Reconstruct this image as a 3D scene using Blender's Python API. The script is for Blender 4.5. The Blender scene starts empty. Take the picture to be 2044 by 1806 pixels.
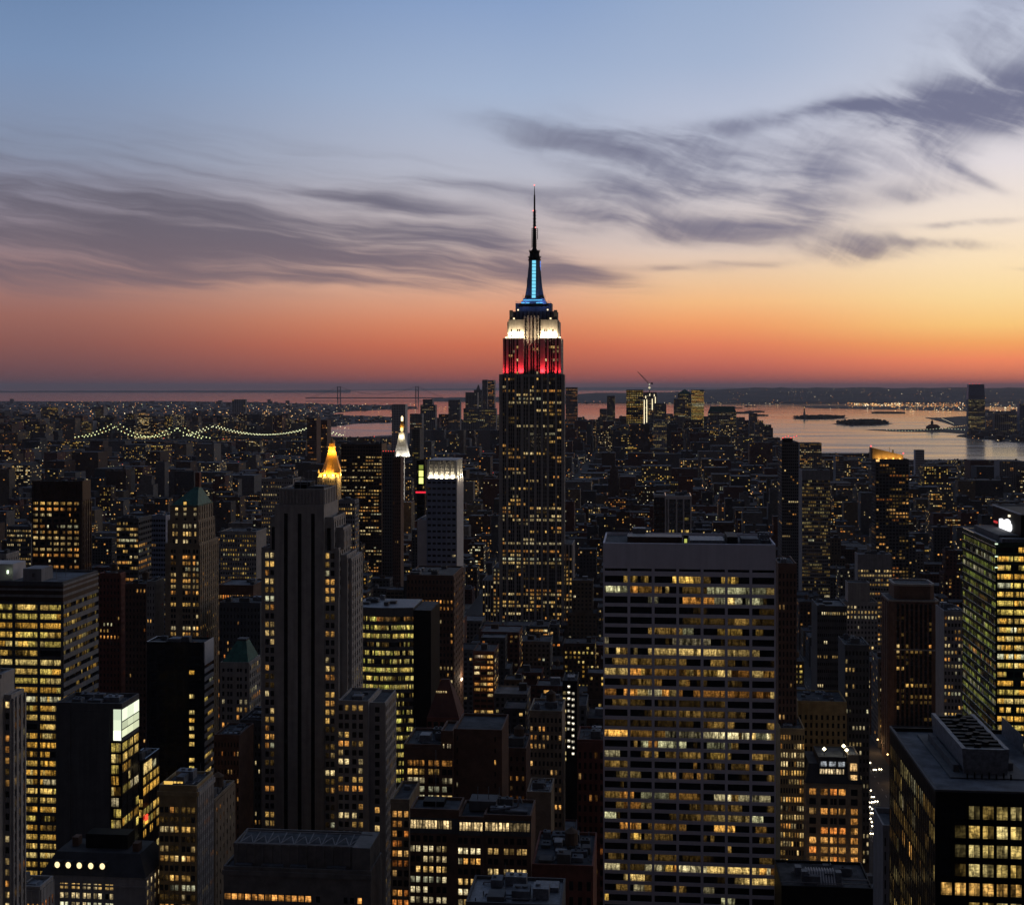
import bpy, bmesh, math, random
import numpy as np
from mathutils import Vector
from mathutils.geometry import tessellate_polygon
R = math.radians
S = bpy.context.scene
COL = S.collection
# ---------------------------------------------------------------- camera, sky, sun, exposure
F = 2730.0          # focal length in units of 1/2044 of the picture's width
H = 250.0           # height of the viewpoint above the street
HZ = 772.0          # the level line
cam = bpy.data.cameras.new('camera')
cam.sensor_width = 36; cam.lens = 36*F/2044; cam.shift_y = -(903-HZ)/2044
cam.clip_start = 1; cam.clip_end = 300000
camo = bpy.data.objects.new('camera', cam); COL.objects.link(camo)
camo.location = (0, 0, H); camo.rotation_euler = (R(90), 0, 0); S.camera = camo
S.view_settings.view_transform = 'Standard'; S.view_settings.look = 'None'
S.view_settings.exposure = 0; S.view_settings.gamma = 1
S.render.engine = 'CYCLES'
S.cycles.use_denoising = True
S.cycles.max_bounces = 5; S.cycles.diffuse_bounces = 2; S.cycles.glossy_bounces = 3
S.cycles.sample_clamp_indirect = 3
SUN_AZ, SUN_EL = 40.0, 1.0     # degrees right of the view axis, above the horizon

def lin(c):
    return tuple(((v/255)/12.92 if v/255 <= .04045 else ((v/255+.055)/1.055)**2.4) for v in c)

class NT:                                     # small helper for node trees
    def __init__(s, tree): s.t = tree; s.n = tree.nodes; s.l = tree.links
    def new(s, typ, **kw):
        nd = s.n.new(typ)
        for k, v in kw.items(): setattr(nd, k, v)
        return nd
    def put(s, sock, v):
        if isinstance(v, bpy.types.NodeSocket): s.l.new(v, sock)
        elif v is not None: sock.default_value = v
    def m(s, op, a, b=None, c=None, clamp=False):
        nd = s.new('ShaderNodeMath', operation=op, use_clamp=clamp)
        s.put(nd.inputs[0], a); s.put(nd.inputs[1], b); s.put(nd.inputs[2], c)
        return nd.outputs[0]
    def vec(s, x, y, z=0.0):
        nd = s.new('ShaderNodeCombineXYZ')
        for i, v in enumerate((x, y, z)): s.put(nd.inputs[i], v)
        return nd.outputs[0]
    def noise(s, v, scale=1, detail=3, rough=.5, dist=0):
        nd = s.new('ShaderNodeTexNoise'); s.put(nd.inputs['Vector'], v)
        nd.inputs['Scale'].default_value = scale; nd.inputs['Detail'].default_value = detail
        nd.inputs['Roughness'].default_value = rough; nd.inputs['Distortion'].default_value = dist
        return nd.outputs[0]
    def sm(s, x, lo, hi, a=0.0, b=1.0):
        nd = s.new('ShaderNodeMapRange', interpolation_type='SMOOTHSTEP')
        s.put(nd.inputs[0], x); nd.inputs[1].default_value = lo; nd.inputs[2].default_value = hi
        nd.inputs[3].default_value = a; nd.inputs[4].default_value = b
        return nd.outputs[0]
    def mix(s, f, a, b, blend='MIX'):
        nd = s.new('ShaderNodeMix', data_type='RGBA', blend_type=blend)
        s.put(nd.inputs[0], f)
        for sock, v in ((nd.inputs[6], a), (nd.inputs[7], b)):
            s.put(sock, (*v, 1) if isinstance(v, tuple) and len(v) == 3 else v)
        return nd.outputs[2]
    def ramp(s, f, stops):
        nd = s.new('ShaderNodeValToRGB'); s.put(nd.inputs[0], f)
        e = nd.color_ramp.elements
        while len(e) < len(stops): e.new(.5)
        for el, (p, c) in zip(e, stops): el.position = p; el.color = (*c, 1)
        return nd.outputs[0]

def build_sky():
    w = bpy.data.worlds.new('World'); S.world = w; w.use_nodes = True
    t = NT(w.node_tree)
    for nd in list(t.n): t.n.remove(nd)
    tc = t.new('ShaderNodeTexCoord'); sp = t.new('ShaderNodeSeparateXYZ'); t.l.new(tc.outputs['Generated'], sp.inputs[0])
    dx, dy, dz = sp.outputs
    az = t.m('ARCTAN2', dx, dy)                                   # 0 = straight ahead, + = right
    el = t.m('ARCSINE', dz)
    X = t.m('MULTIPLY', az, F/100); Y = t.m('MULTIPLY', el, F/100)
    e = t.m('DIVIDE', el, R(90), clamp=True)
    def pos(y): return max(0., math.degrees(math.atan((HZ-y)/F))/90)
    def stops(rows, zen):
        st = [(pos(y), lin(c)) for y, c in rows]
        return st + [(.28, tuple(.75*a+.25*b for a, b in zip(lin(rows[-1][1]), zen))), (.55, tuple(.3*a+.7*b for a, b in zip(lin(rows[-1][1]), zen))), (1., zen)]
    ZEN = (.032, .05, .095)
    L = t.ramp(e, stops([(772, (92, 70, 78)), (745, (112, 77, 81)), (690, (140, 90, 84)), (640, (156, 104, 94)), (570, (164, 125, 119)), (480, (152, 137, 145)), (330, (138, 148, 171)), (150, (122, 146, 182)), (0, (107, 134, 173))], ZEN))
    C = t.ramp(e, stops([(772, (122, 74, 78)), (750, (163, 88, 78)), (690, (210, 114, 84)), (647, (224, 140, 103)), (604, (228, 164, 131)), (565, (231, 183, 156)), (480, (206, 189, 185)), (350, (186, 188, 202)), (180, (163, 180, 208)), (0, (137, 161, 200))], ZEN))
    Rr = t.ramp(e, stops([(772, (152, 84, 80)), (748, (222, 122, 94)), (722, (250, 140, 98)), (692, (251, 166, 98)), (655, (255, 203, 126)), (600, (255, 221, 160)), (540, (255, 228, 186)), (450, (246, 229, 212)), (350, (230, 222, 224)), (170, (204, 208, 222)), (0, (178, 187, 210))], ZEN))
    Mi = t.ramp(e, stops([(772, (118, 74, 79)), (734, (196, 103, 89)), (690, (231, 129, 94)), (647, (246, 162, 106)), (604, (248, 190, 134)), (561, (240, 200, 160)), (496, (226, 206, 194)), (350, (202, 202, 213)), (240, (186, 193, 213)), (130, (165, 181, 209)), (0, (152, 172, 204))], ZEN))
    G = t.ramp(e, stops([(772, (220, 110, 66)), (735, (255, 150, 70)), (650, (255, 205, 105)), (520, (255, 226, 165)), (300, (232, 224, 214)), (0, (172, 184, 208))], ZEN))
    N = t.ramp(e, [(0, (.034, .029, .031)), (.12, (.034, .030, .035)), (.4, (.030, .030, .040)), (1, ZEN)])
    c = t.mix(t.sm(az, R(-20.5), 0), L, C)
    c = t.mix(t.sm(az, R(0), R(8.5)), c, Mi)
    c = t.mix(t.sm(az, R(7.5), R(20.5)), c, Rr)
    c = t.mix(t.sm(az, R(20.5), R(40)), c, G)
    aabs = t.m('ABSOLUTE', t.m('SUBTRACT', az, R(12)))
    c = t.mix(t.sm(aabs, R(52), R(115)), c, N)
    # ------------- cirrus: soft patches of direction broken up by stretched noise
    wob = t.noise(t.vec(t.m('MULTIPLY', X, .35), t.m('MULTIPLY', Y, .8)), 1, 2)
    Yw = t.m('ADD', Y, t.m('MULTIPLY', t.m('SUBTRACT', wob, .5), .7))
    def patch(px, py, rx, ry, deg, amp):
        a = R(deg); cx, cy = (px-1022)/100, (HZ-py)/100
        x = t.m('SUBTRACT', X, cx); y = t.m('SUBTRACT', Yw, cy)
        u = t.m('ADD', t.m('MULTIPLY', x, math.cos(a)/rx*100), t.m('MULTIPLY', y, math.sin(a)/rx*100))
        v = t.m('SUBTRACT', t.m('MULTIPLY', y, math.cos(a)/ry*100), t.m('MULTIPLY', x, math.sin(a)/ry*100))
        r2 = t.m('ADD', t.m('MULTIPLY', u, u), t.m('MULTIPLY', v, v))
        return t.m('MULTIPLY', t.m('EXPONENT', t.m('MULTIPLY', r2, -1.0)), amp)
    PA = [(20, 500, 480, 80, -3, 1.25), (420, 468, 360, 66, -8, 1.0), (700, 505, 330, 56, -6, .95), (900, 480, 190, 54, -10, .95), (1130, 545, 150, 20, -10, .85), (780, 565, 330, 16, -3, .7), (1060, 520, 200, 36, -12, .5),
          (60, 555, 330, 18, -1, .8), (90, 405, 360, 48, -8, .5), (720, 402, 260, 16, -8, .85), (-20, 325, 200, 22, -8, .6), (450, 320, 560, 60, -3, .36), (950, 380, 230, 14, -2, .5)]
    PB = [(1270, 312, 230, 56, -12, .62), (1440, 325, 230, 52, -10, .5), (1320, 388, 300, 30, 2, .75), (1220, 440, 130, 30, -8, .85), (1430, 455, 210, 28, 0, .95), (1590, 400, 110, 62, 25, .55), (1560, 455, 130, 34, 10, .5), (1400, 380, 300, 100, 0, .12),
          (1090, 285, 200, 40, -14, .36), (1460, 262, 100, 20, 10, .45), (1330, 542, 120, 10, -2, .5), (1490, 531, 90, 9, 0, .7)]
    PC = [(2050, 236, 190, 60, -3, 2.2), (1860, 245, 200, 40, 2, 1.7), (1660, 240, 150, 17, 4, 1.1), (1810, 300, 110, 44, -30, .7), (1880, 362, 100, 10, -28, .7), (1700, 345, 200, 24, -16, .45), (1730, 300, 200, 36, -10, .25),
          (1690, 508, 120, 22, -4, 1.2), (1850, 500, 105, 13, -4, .8), (1800, 410, 90, 18, 4, .6), (1890, 463, 130, 9, 3, .6), (2010, 50, 150, 90, 30, .4), (1960, 110, 240, 50, 8, .3), (2030, 552, 60, 6, 0, .6)]
    def total(ps):
        o = None
        for p in ps:
            q = patch(*p); o = q if o is None else t.m('ADD', o, q)
        return o
    def wisps(deg, sx, sy, off):
        a = R(deg)
        wx = t.noise(t.vec(t.m('MULTIPLY', X, .5), t.m('MULTIPLY', Y, .5), off+9), 1, 2)
        x = t.m('ADD', X, t.m('MULTIPLY', t.m('SUBTRACT', wx, .5), 1.4)); y = Yw
        u = t.m('ADD', t.m('MULTIPLY', x, math.cos(a)*sx), t.m('MULTIPLY', y, math.sin(a)*sx))
        v = t.m('SUBTRACT', t.m('MULTIPLY', y, math.cos(a)*sy), t.m('MULTIPLY', x, math.sin(a)*sy))
        return t.noise(t.vec(u, v, off), 1, 6, .55, .15)
    wa, wb, wc = wisps(-6, .24, 2.9, 1.0), wisps(-13, .42, 2.1, 5.0), wisps(-22, .5, 1.9, 8.0)
    fine = wisps(-8, .5, 9, 3.0); hair = wisps(52, .5, 7, 13.0)
    da = t.m('MULTIPLY', total(PA), t.sm(wa, .28, .68, .40, 1.3))
    db = t.m('MULTIPLY', total(PB), t.m('MULTIPLY', t.sm(wb, .26, .70, .34, 1.4), t.sm(hair, .25, .7, .94, 1.04)))
    dc = t.m('MULTIPLY', total(PC), t.m('MULTIPLY', t.sm(wc, .28, .66, .36, 1.3), t.sm(hair, .25, .7, .90, 1.07)))
    d = t.m('ADD', t.m('MULTIPLY', da, t.sm(fine, .3, .68, .8, 1.12)), t.m('ADD', db, dc))
    d = t.m('SUBTRACT', 1.0, t.m('EXPONENT', t.m('MULTIPLY', t.sm(d, .02, 2.2, 0, 2.2), -1.05)))
    cc = t.mix(t.sm(az, R(-18), R(18)), lin((96, 92, 106)), lin((98, 102, 132)))
    cc = t.mix(t.sm(el, R(8), R(2.5)), cc, lin((118, 101, 110)))
    c = t.mix(d, c, cc)
    # a slow trace of the physical sky on top
    sk = t.new('ShaderNodeTexSky', sky_type='NISHITA'); sk.sun_disc = False
    sk.sun_elevation = R(SUN_EL); sk.sun_rotation = R(SUN_AZ)
    c = t.mix(1.0, c, t.mix(1.0, sk.outputs[0], (.0006, .0006, .0006), 'MULTIPLY'), 'ADD')
    bg = t.new('ShaderNodeBackground'); t.l.new(c, bg.inputs[0]); bg.inputs[1].default_value = 1.0
    o = t.new('ShaderNodeOutputWorld'); t.l.new(bg.outputs[0], o.inputs[0])
build_sky()
sun = bpy.data.lights.new('sun', 'SUN'); sun.energy = .06; sun.angle = R(12); sun.color = (1, .55, .35)
suno = bpy.data.objects.new('sun', sun); COL.objects.link(suno)
suno.rotation_euler = Vector((-math.sin(R(SUN_AZ))*math.cos(R(SUN_EL)), -math.cos(R(SUN_AZ))*math.cos(R(SUN_EL)), -math.sin(R(SUN_EL)))).to_track_quat('-Z', 'Y').to_euler()

# ---------------------------------------------------------------- materials
M = {}
def pbr(name, col, rough=.8, var=.18, scale=.25, metal=0, spec=.3, streak=False):
    m = bpy.data.materials.new(name); m.use_nodes = True; t = NT(m.node_tree)
    b = t.n['Principled BSDF']; b.inputs['Roughness'].default_value = rough; b.inputs['Metallic'].default_value = metal
    b.inputs['Specular IOR Level'].default_value = spec
    tc = t.new('ShaderNodeTexCoord')
    n = t.noise(tc.outputs['Object'], scale, 6, .65)
    if streak:
        mp = t.new('ShaderNodeMapping'); mp.inputs['Scale'].default_value = (1.2, 1.2, .05); t.l.new(tc.outputs['Object'], mp.inputs[0])
        n = t.m('MULTIPLY', t.m('ADD', n, t.noise(mp.outputs[0], .6, 4)), .5)
    lo = tuple(c*(1-var*1.6) for c in col); hi = tuple(min(1, c*(1+var)) for c in col)
    t.l.new(t.mix(t.sm(n, .3, .7), lo, hi), b.inputs['Base Color'])
    M[name] = m
    return m
pbr('limestone', (.36, .33, .31), streak=True); pbr('travertine', (.72, .69, .76), var=.06, streak=True)
pbr('brown_brick', (.15, .085, .06)); pbr('red_brick', (.2, .075, .055)); pbr('tan_brick', (.30, .23, .16)); pbr('buff_glow_brick', (.40, .28, .14))  # the buff brick carries warm street-lamp glow painted into its colour
pbr('grey_concrete', (.26, .25, .255), streak=True); pbr('dark_concrete', (.10, .10, .105), streak=True); pbr('black_metal', (.012, .012, .013), .6, spec=.08); pbr('darker_brown', (.085, .055, .042)); pbr('darker_red', (.115, .048, .038)); pbr('darker_tan', (.16, .125, .09)); pbr('darker_grey', (.12, .12, .125)); pbr('darker_concrete', (.06, .06, .065)); pbr('darker_stone', (.19, .175, .165)); pbr('dark_tar', (.05, .054, .065), .95, .35, .3); pbr('dark_gravel', (.085, .092, .11), .95, .3, .2)  # the later ones are wall and roof colours darkened for the blocks between
pbr('dark_brown_metal', (.065, .035, .025), .5); pbr('pale_panel', (.55, .52, .52), var=.08); pbr('copper_green', (.05, .155, .125), .6, .25, .5)
pbr('tar_roof', (.075, .08, .09), .9, .35, .3); pbr('grey_roof', (.13, .14, .16), .9, .3, .2); pbr('steel', (.17, .18, .205), .55, .25, 1.)
pbr('blue_glass', (.24, .28, .39), .45, .15, .3, 0, .6); pbr('green_glass', (.02, .045, .03), .15, .2, .3, 0, .6); pbr('black_glass', (.012, .012, .014), .12, .2, .3, 0, .5)
pbr('slate', (.05, .05, .055), .7); pbr('gilded_tile', (.75, .40, .08), .5, .12, .5, .0); pbr('white_stone', (.62, .61, .58), .7, .08)
pbr('asphalt', (.045, .045, .047), .9); pbr('pavement', (.16, .155, .15), .9); pbr('land', (.045, .045, .05), .95, .4, .004); pbr('hill', (.05, .052, .055), .95, .3, .002)
pbr('wood_tank', (.12, .08, .055), .9); pbr('red_crown', (.05, .012, .012)); pbr('tree_green', (.04, .05, .025), .9, .4, .05); pbr('verdigris', (.16, .28, .24), .7)
pbr('car_paint_dark', (.03, .03, .035), .35); pbr('taxi_yellow', (.45, .28, .03), .35); pbr('car_paint_white', (.5, .5, .5), .35); pbr('clay_tile', (.16, .05, .04))

def window_mat():
    m = bpy.data.materials.new('window_glass'); m.use_nodes = True; t = NT(m.node_tree); b = t.n['Principled BSDF']
    b.inputs['Base Color'].default_value = (.012, .013, .016, 1); b.inputs['Roughness'].default_value = .14; b.inputs['Specular IOR Level'].default_value = .35
    g = t.new('ShaderNodeAttribute', attribute_name='glow'); sd = t.new('ShaderNodeAttribute', attribute_name='seed')
    uv = t.new('ShaderNodeUVMap', uv_map='metres'); sp = t.new('ShaderNodeSeparateXYZ'); t.l.new(uv.outputs[0], sp.inputs[0])
    u, v = sp.outputs[0], sp.outputs[1]
    z = t.m('MULTIPLY', sd.outputs['Fac'], 91.7)
    n1 = t.noise(t.vec(t.m('MULTIPLY', u, 1.5), t.m('MULTIPLY', v, .5), z), 1, 1.5, .5)             # partitions, people, curtains
    n2 = t.noise(t.vec(t.m('MULTIPLY', u, .42), t.m('MULTIPLY', v, .08), t.m('ADD', z, 7.)), 1, 1)   # blinds drawn on part of the width
    n3 = t.noise(t.vec(t.m('MULTIPLY', u, 1.1), t.m('MULTIPLY', v, 2.2), t.m('ADD', z, 3.)), 1, 1)   # desks, shelves, lamps
    inside = t.m('MULTIPLY', t.sm(n1, .36, .58, .38, 1.1), t.sm(n2, .36, .50, .16, 1.1))
    low = t.m('MULTIPLY', t.sm(v, .1, .9, .45, 1.0), t.sm(n3, .34, .62, .55, 1.25))
    fr = t.m('FRACT', t.m('ADD', t.m('MULTIPLY', u, .66), sd.outputs['Fac']))
    mull = t.sm(fr, .0, .07, .55, 1.0)
    f = t.m('MULTIPLY', t.m('MULTIPLY', inside, low), mull)
    t.l.new(t.mix(1.0, g.outputs['Color'], t.vec(f, f, f), 'MULTIPLY'), b.inputs['Emission Color'])
    b.inputs['Emission Strength'].default_value = 1.0
    m.cycles.emission_sampling = 'NONE'
    M['window'] = m
window_mat()
def glow_mat(name, sampling='NONE', k=1.0):
    m = bpy.data.materials.new(name); m.use_nodes = True; t = NT(m.node_tree); b = t.n['Principled BSDF']
    b.inputs['Base Color'].default_value = (.02, .02, .02, 1)
    g = t.new('ShaderNodeAttribute', attribute_name='glow'); t.l.new(g.outputs['Color'], b.inputs['Emission Color']); b.inputs['Emission Strength'].default_value = k
    m.cycles.emission_sampling = sampling; M[name] = m
glow_mat('lamp')

# ---------------------------------------------------------------- mesh helpers
class MB:
    def __init__(s): s.v = []; s.f = []; s.mi = []; s.g = []; s.sd = []; s.uv = []; s.has = False
    def quad(s, pts, mi=0, glow=None, seed=0., uv=None):
        n = len(s.v); s.v += pts; s.f.append(tuple(range(n, n+len(pts)))); s.mi.append(mi)
        s.g.append(glow or (0, 0, 0)); s.sd.append(seed); s.uv.append(uv or [(0, 0)]*len(pts)); s.has |= glow is not None
    def box(s, x0, x1, y0, y1, z0, z1, mi=0, glow=None, bottom=True):
        n = len(s.v)
        s.v += [(x0, y0, z0), (x1, y0, z0), (x1, y1, z0), (x0, y1, z0), (x0, y0, z1), (x1, y0, z1), (x1, y1, z1), (x0, y1, z1)]
        fs = [(4, 5, 6, 7), (0, 1, 5, 4), (1, 2, 6, 5), (2, 3, 7, 6), (3, 0, 4, 7)] + ([(3, 2, 1, 0)] if bottom else [])
        for q in fs:
            s.f.append(tuple(n+i for i in q)); s.mi.append(mi); s.g.append(glow or (0, 0, 0)); s.sd.append(0.); s.uv.append([(0, 0)]*4)
        s.has |= glow is not None
    def ring(s, poly0, z0, poly1, z1, mi=0, cap=True, glow=None, base=False):       # prism/frustum between two outlines
        n = len(s.v); k = len(poly0)
        s.v += [(x, y, z0) for x, y in poly0]+[(x, y, z1) for x, y in poly1]
        fs = [(n+i, n+(i+1) % k, n+k+(i+1) % k, n+k+i) for i in range(k)]
        if cap: fs.append(tuple(n+k+i for i in range(k)))
        if base: fs.append(tuple(n+i for i in reversed(range(k))))
        for q in fs:
            s.f.append(q); s.mi.append(mi); s.g.append(glow or (0, 0, 0)); s.sd.append(0.); s.uv.append([(0, 0)]*len(q))
        s.has |= glow is not None
    def tube(s, p, q, r, n=6, mi=0, r2=None, glow=None):
        p, q = Vector(p), Vector(q); d = (q-p).normalized(); a = d.orthogonal().normalized(); b = d.cross(a); r2 = r if r2 is None else r2
        k = len(s.v)
        for c, rr in ((p, r), (q, r2)):
            for i in range(n):
                t = 2*math.pi*i/n; s.v.append(tuple(c+a*(rr*math.cos(t))+b*(rr*math.sin(t))))
        fs = [(k+i, k+(i+1) % n, k+n+(i+1) % n, k+n+i) for i in range(n)]+[tuple(k+i for i in reversed(range(n))), tuple(k+n+i for i in range(n))]
        for f in fs:
            s.f.append(f); s.mi.append(mi); s.g.append(glow or (0, 0, 0)); s.sd.append(0.); s.uv.append([(0, 0)]*len(f))
        s.has |= glow is not None
    def octa(s, c, r, glow):
        x, y, z = c; k = len(s.v)
        s.v += [(x+r, y, z), (x, y+r, z), (x-r, y, z), (x, y-r, z), (x, y, z+r), (x, y, z-r)]
        for a, b in ((0, 1), (1, 2), (2, 3), (3, 0)):
            for f in ((k+a, k+b, k+4), (k+b, k+a, k+5)):
                s.f.append(f); s.mi.append(0); s.g.append(glow); s.sd.append(0.); s.uv.append([(0, 0)]*3)
        s.has = True
    def build(s, name, mats, parent=None, loc=None, rz=0, label=None, cat=None, kind=None, group=None):
        me = bpy.data.meshes.new(name); me.from_pydata(s.v, [], s.f)
        for m in (mats if isinstance(mats, (list, tuple)) else [mats]): me.materials.append(M[m])
        if len(set(s.mi)) > 1: me.polygons.foreach_set('material_index', s.mi)
        if s.has:
            a = me.attributes.new('glow', 'FLOAT_COLOR', 'FACE'); a.data.foreach_set('color', [c for g in s.g for c in (*g, 1.)])
            b = me.attributes.new('seed', 'FLOAT', 'FACE'); b.data.foreach_set('value', s.sd)
            u = me.uv_layers.new(name='metres'); u.data.foreach_set('uv', [c for q in s.uv for p in q for c in p])
        o = bpy.data.objects.new(name, me); COL.objects.link(o)
        if parent is not None: o.parent = parent
        if loc: o.location = loc
        if rz: o.rotation_euler = (0, 0, rz)
        tag(o, label, cat, kind, group)
        return o
def tag(o, label=None, cat=None, kind=None, group=None):
    if label: o['label'] = label
    if cat: o['category'] = cat
    if kind: o['kind'] = kind
    if group: o['group'] = group
    return o
def empty(name, loc, rz=0, **kw):
    o = bpy.data.objects.new(name, None); COL.objects.link(o); o.location = loc; o.rotation_euler = (0, 0, rz); o.empty_display_size = 5
    return tag(o, **kw)
def circle(cx, cy, r, n=12, ph=0): return [(cx+r*math.cos(2*math.pi*i/n+ph), cy+r*math.sin(2*math.pi*i/n+ph)) for i in range(n)]
def rect(x0, x1, y0, y1): return [(x0, y0), (x1, y0), (x1, y1), (x0, y1)]
def at(px, py, d): return ((px-1022)/F*d, d, H-(py-HZ)/F*d)
def ground(px, py, z=0): d = F*(H-z)/(py-HZ); return ((px-1022)/F*d, d, z)

# ---------------------------------------------------------------- lit windows
PAL = {
 'yel': [(1, .60, .12), (1, .65, .17), (1, .52, .08), (.95, .70, .24), (.85, .63, .14)],
 'warm': [(1, .58, .15), (1, .50, .12), (1, .68, .26), (1, .42, .09), (1, .76, .36)],
 'org': [(1, .42, .09), (1, .48, .12), (1, .56, .18), (1, .32, .06)],
 'pale': [(1, .70, .28), (1, .76, .38), (1, .62, .20), (1, .82, .46)],
 'grn': [(1, .78, .18), (1, .80, .24), (.75, .70, .14), (1, .70, .16)],
 'mixed': [(1, .60, .12), (1, .50, .10), (1, .68, .22), (.95, .80, .42), (.82, .78, .42), (1, .42, .08)],
 'cool': [(.95, .86, .50), (.88, .85, .54), (1, .82, .46), (1, .48, .11)],
 'moss': [(.62, .70, .12), (.72, .74, .16), (.45, .55, .10)],
 'dim': [(.5, .34, .10), (.45, .36, .14), (.3, .2, .06)],
}
class Lit:
    def __init__(s, p, pal='warm', s_=1., row=.6, stick=.5, lo=.25, dim=.0, rl=None):
        s.rl = rl; s.rc = None
        s_ *= .88; s.p, s.pal, s.s, s.row, s.stick, s.lo, s.dim = p, PAL[pal], s_, row, stick, lo, dim
    def rows(s, n, rng):
        if s.rl: return [s.rl[i % len(s.rl)] for i in range(n)]
        return [max(.05, 1+s.row*rng.uniform(-1.3, 1.3)) for _ in range(n)]
    def pick(s, rf, rng, z=0):
        p = s.p(z) if callable(s.p) else s.p
        if rng.random() < p*rf:
            c = s.rc if s.rc and rng.random() < .62 else rng.choice(s.pal); k = s.s*(s.lo+(1.15-s.lo)*rng.random()**2.0)
            return (c[0]*k, c[1]*k, c[2]*k)
        if rng.random() < s.dim:
            k = s.s*rng.choice((.02, .04, .07, .12, .22)); return (k, k*.58, k*.14)
        return None

# ---------------------------------------------------------------- buildings
GA = R(5.6); GC, GS = math.cos(GA), math.sin(GA)      # the street grid leans 5.6 degrees off the view axis
def uv_of(x, y): return (x*GC-y*GS, x*GS+y*GC)
def xy_of(u, v): return (u*GC+v*GS, -u*GS+v*GC)
FOOT = []       # grid-aligned footprints (u0,u1,v0,v1)
OCC = []        # world boxes for the visibility count: (x, y, w, d, z)
KEEP = []       # (px0, px1, py_bottom, depth): parts of facades that must stay in sight
LANDMARKS = []
class Bld:
    def __init__(s, name, label, x0, x1, d, cat='building', mats=('limestone',), keep=None, seed=None, npart=100, group=None, mark=None):
        s.rng = random.Random(seed if seed is not None else int(x0*7+x1*13+d))
        s.ax, s.ay = (x0-1022)/F*d, d
        s.root = empty(name, (s.ax, s.ay, 0), -GA, label=label, cat=cat, group=group)
        s.w = s.fx(x1); s.d = d; s.wall = MB(); s.mats = list(mats); s.panes = []; s.npart = npart; s.hi = 0; s.x01 = (x0, x1); s.roofs = []
        if keep: KEEP.append((x0, x1, keep, d))
        s.u0, s.v0 = uv_of(s.ax, s.ay)
        if mark: LANDMARKS.append((mark, (x0+x1)/2, d, s))
    def fx(s, px): t = (px-1022)/F; return (t*s.ay-s.ax)/(GC+t*GS)
    def z(s, py, lx=0., ly=0.): return H-(py-HZ)/F*(s.ay-lx*GS+ly*GC)
    def back(s, px, lx): t = (px-1022)/F; bx, by = s.ax+lx*GC, s.ay-lx*GS; return (t*by-bx)/(GS-t*GC)
    def pt(s, face, a, z, o, x0, x1, y0): return {'N': (a, y0-o, z), 'W': (x1+o, a, z), 'E': (x0-o, a, z)}[face]
    def tier(s, x0, x1, y0, y1, z0, z1, mi=0, cap=True, par=1.0, roofmat='tar_roof'):
        s.wall.box(x0, x1, y0, y1, z0, z1, mi, bottom=False)
        X, Y = xy_of(s.u0+x0, s.v0+y0); OCC.append((s.u0+x0, s.v0+y0, x1-x0, y1-y0, z1)); FOOT.append((s.u0+x0, s.u0+x1, s.v0+y0, s.v0+y1))
        s.hi = max(s.hi, z1)
        if cap:
            t = .45
            if par > 0:
                for b in ((x0-.05, x1+.05, y0-.05, y0+t), (x0-.05, x1+.05, y1-t, y1+.05), (x0-.05, x0+t, y0+t, y1-t), (x1-t, x1+.05, y0+t, y1-t)):
                    s.wall.box(*b, z1, z1+par, mi, bottom=False)
            s.roofs.append((x0+t, x1-t, y0+t, y1-t, z1, roofmat))
        return (x0, x1, y0, y1, z0, z1)
    def facade(s, face, a0, a1, z0, z1, x0, x1, y0, cols, fl, lit, wf=.6, hf=.62, mi=0, smi=None, po=.35, so=.27, sub=1, sill=.2, rows=None, top=0., piers=True, spand=True):
        """panes in a grid with piers and spandrels standing proud of the wall; cols = count or list of (start, end)"""
        nr = rows or max(1, int((z1-top-z0)/fl)); fh = (z1-top-z0)/nr if rows is None else fl
        zt = z1-top
        if isinstance(cols, int):
            cw = (a1-a0)/cols; cl = [(a0+cw*(i+.5-wf/2), a0+cw*(i+.5+wf/2)) for i in range(cols)]
        else: cl = cols
        def slab(b0, b1, c0, c1, o, m):
            if b1-b0 < .02 or c1-c0 < .02: return
            if face == 'N': s.wall.box(b0, b1, y0-o, y0, c0, c1, m)
            elif face == 'W': s.wall.box(x1, x1+o, b0, b1, c0, c1, m)
            else: s.wall.box(x0-o, x0, b0, b1, c0, c1, m)
        if piers:
            e = [a0]+[v for c in cl for v in c]+[a1]
            for i in range(0, len(e), 2): slab(e[i], e[i+1], z0, z1, po, mi)
        rf = lit.rows(nr, s.rng)
        for r in range(nr):
            lit.rc = s.rng.choice(lit.pal if s.rng.random() < .86 or lit.pal is PAL['org'] else PAL['cool'])
            zb = zt-(r+1)*fh+fh*sill*(1-hf)*2; zh = zb+fh*hf
            if spand:
                zlo = zt-(r+1)*fh
                slab(a0+.01, a1-.01, zlo, zb, so, mi if smi is None else smi); slab(a0+.01, a1-.01, zh, zlo+fh, so, mi if smi is None else smi)
            prev = 0
            for (c0, c1) in cl:
                qs = []; sw = (c1-c0)/sub
                for k in range(sub):
                    g = prev if (prev != 0 and s.rng.random() < lit.stick) else lit.pick(rf[r], s.rng, zb)
                    prev = g
                    if g: j = s.rng.uniform(.75, 1.2); g = tuple(c*j for c in g)
                    qs.append((c0+sw*k, c0+sw*(k+1), g))
                s.pane(face, qs, zb, zh, x0, x1, y0)
        if top > 0: slab(a0+.01, a1-.01, zt, z1, so, mi if smi is None else smi)
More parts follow.
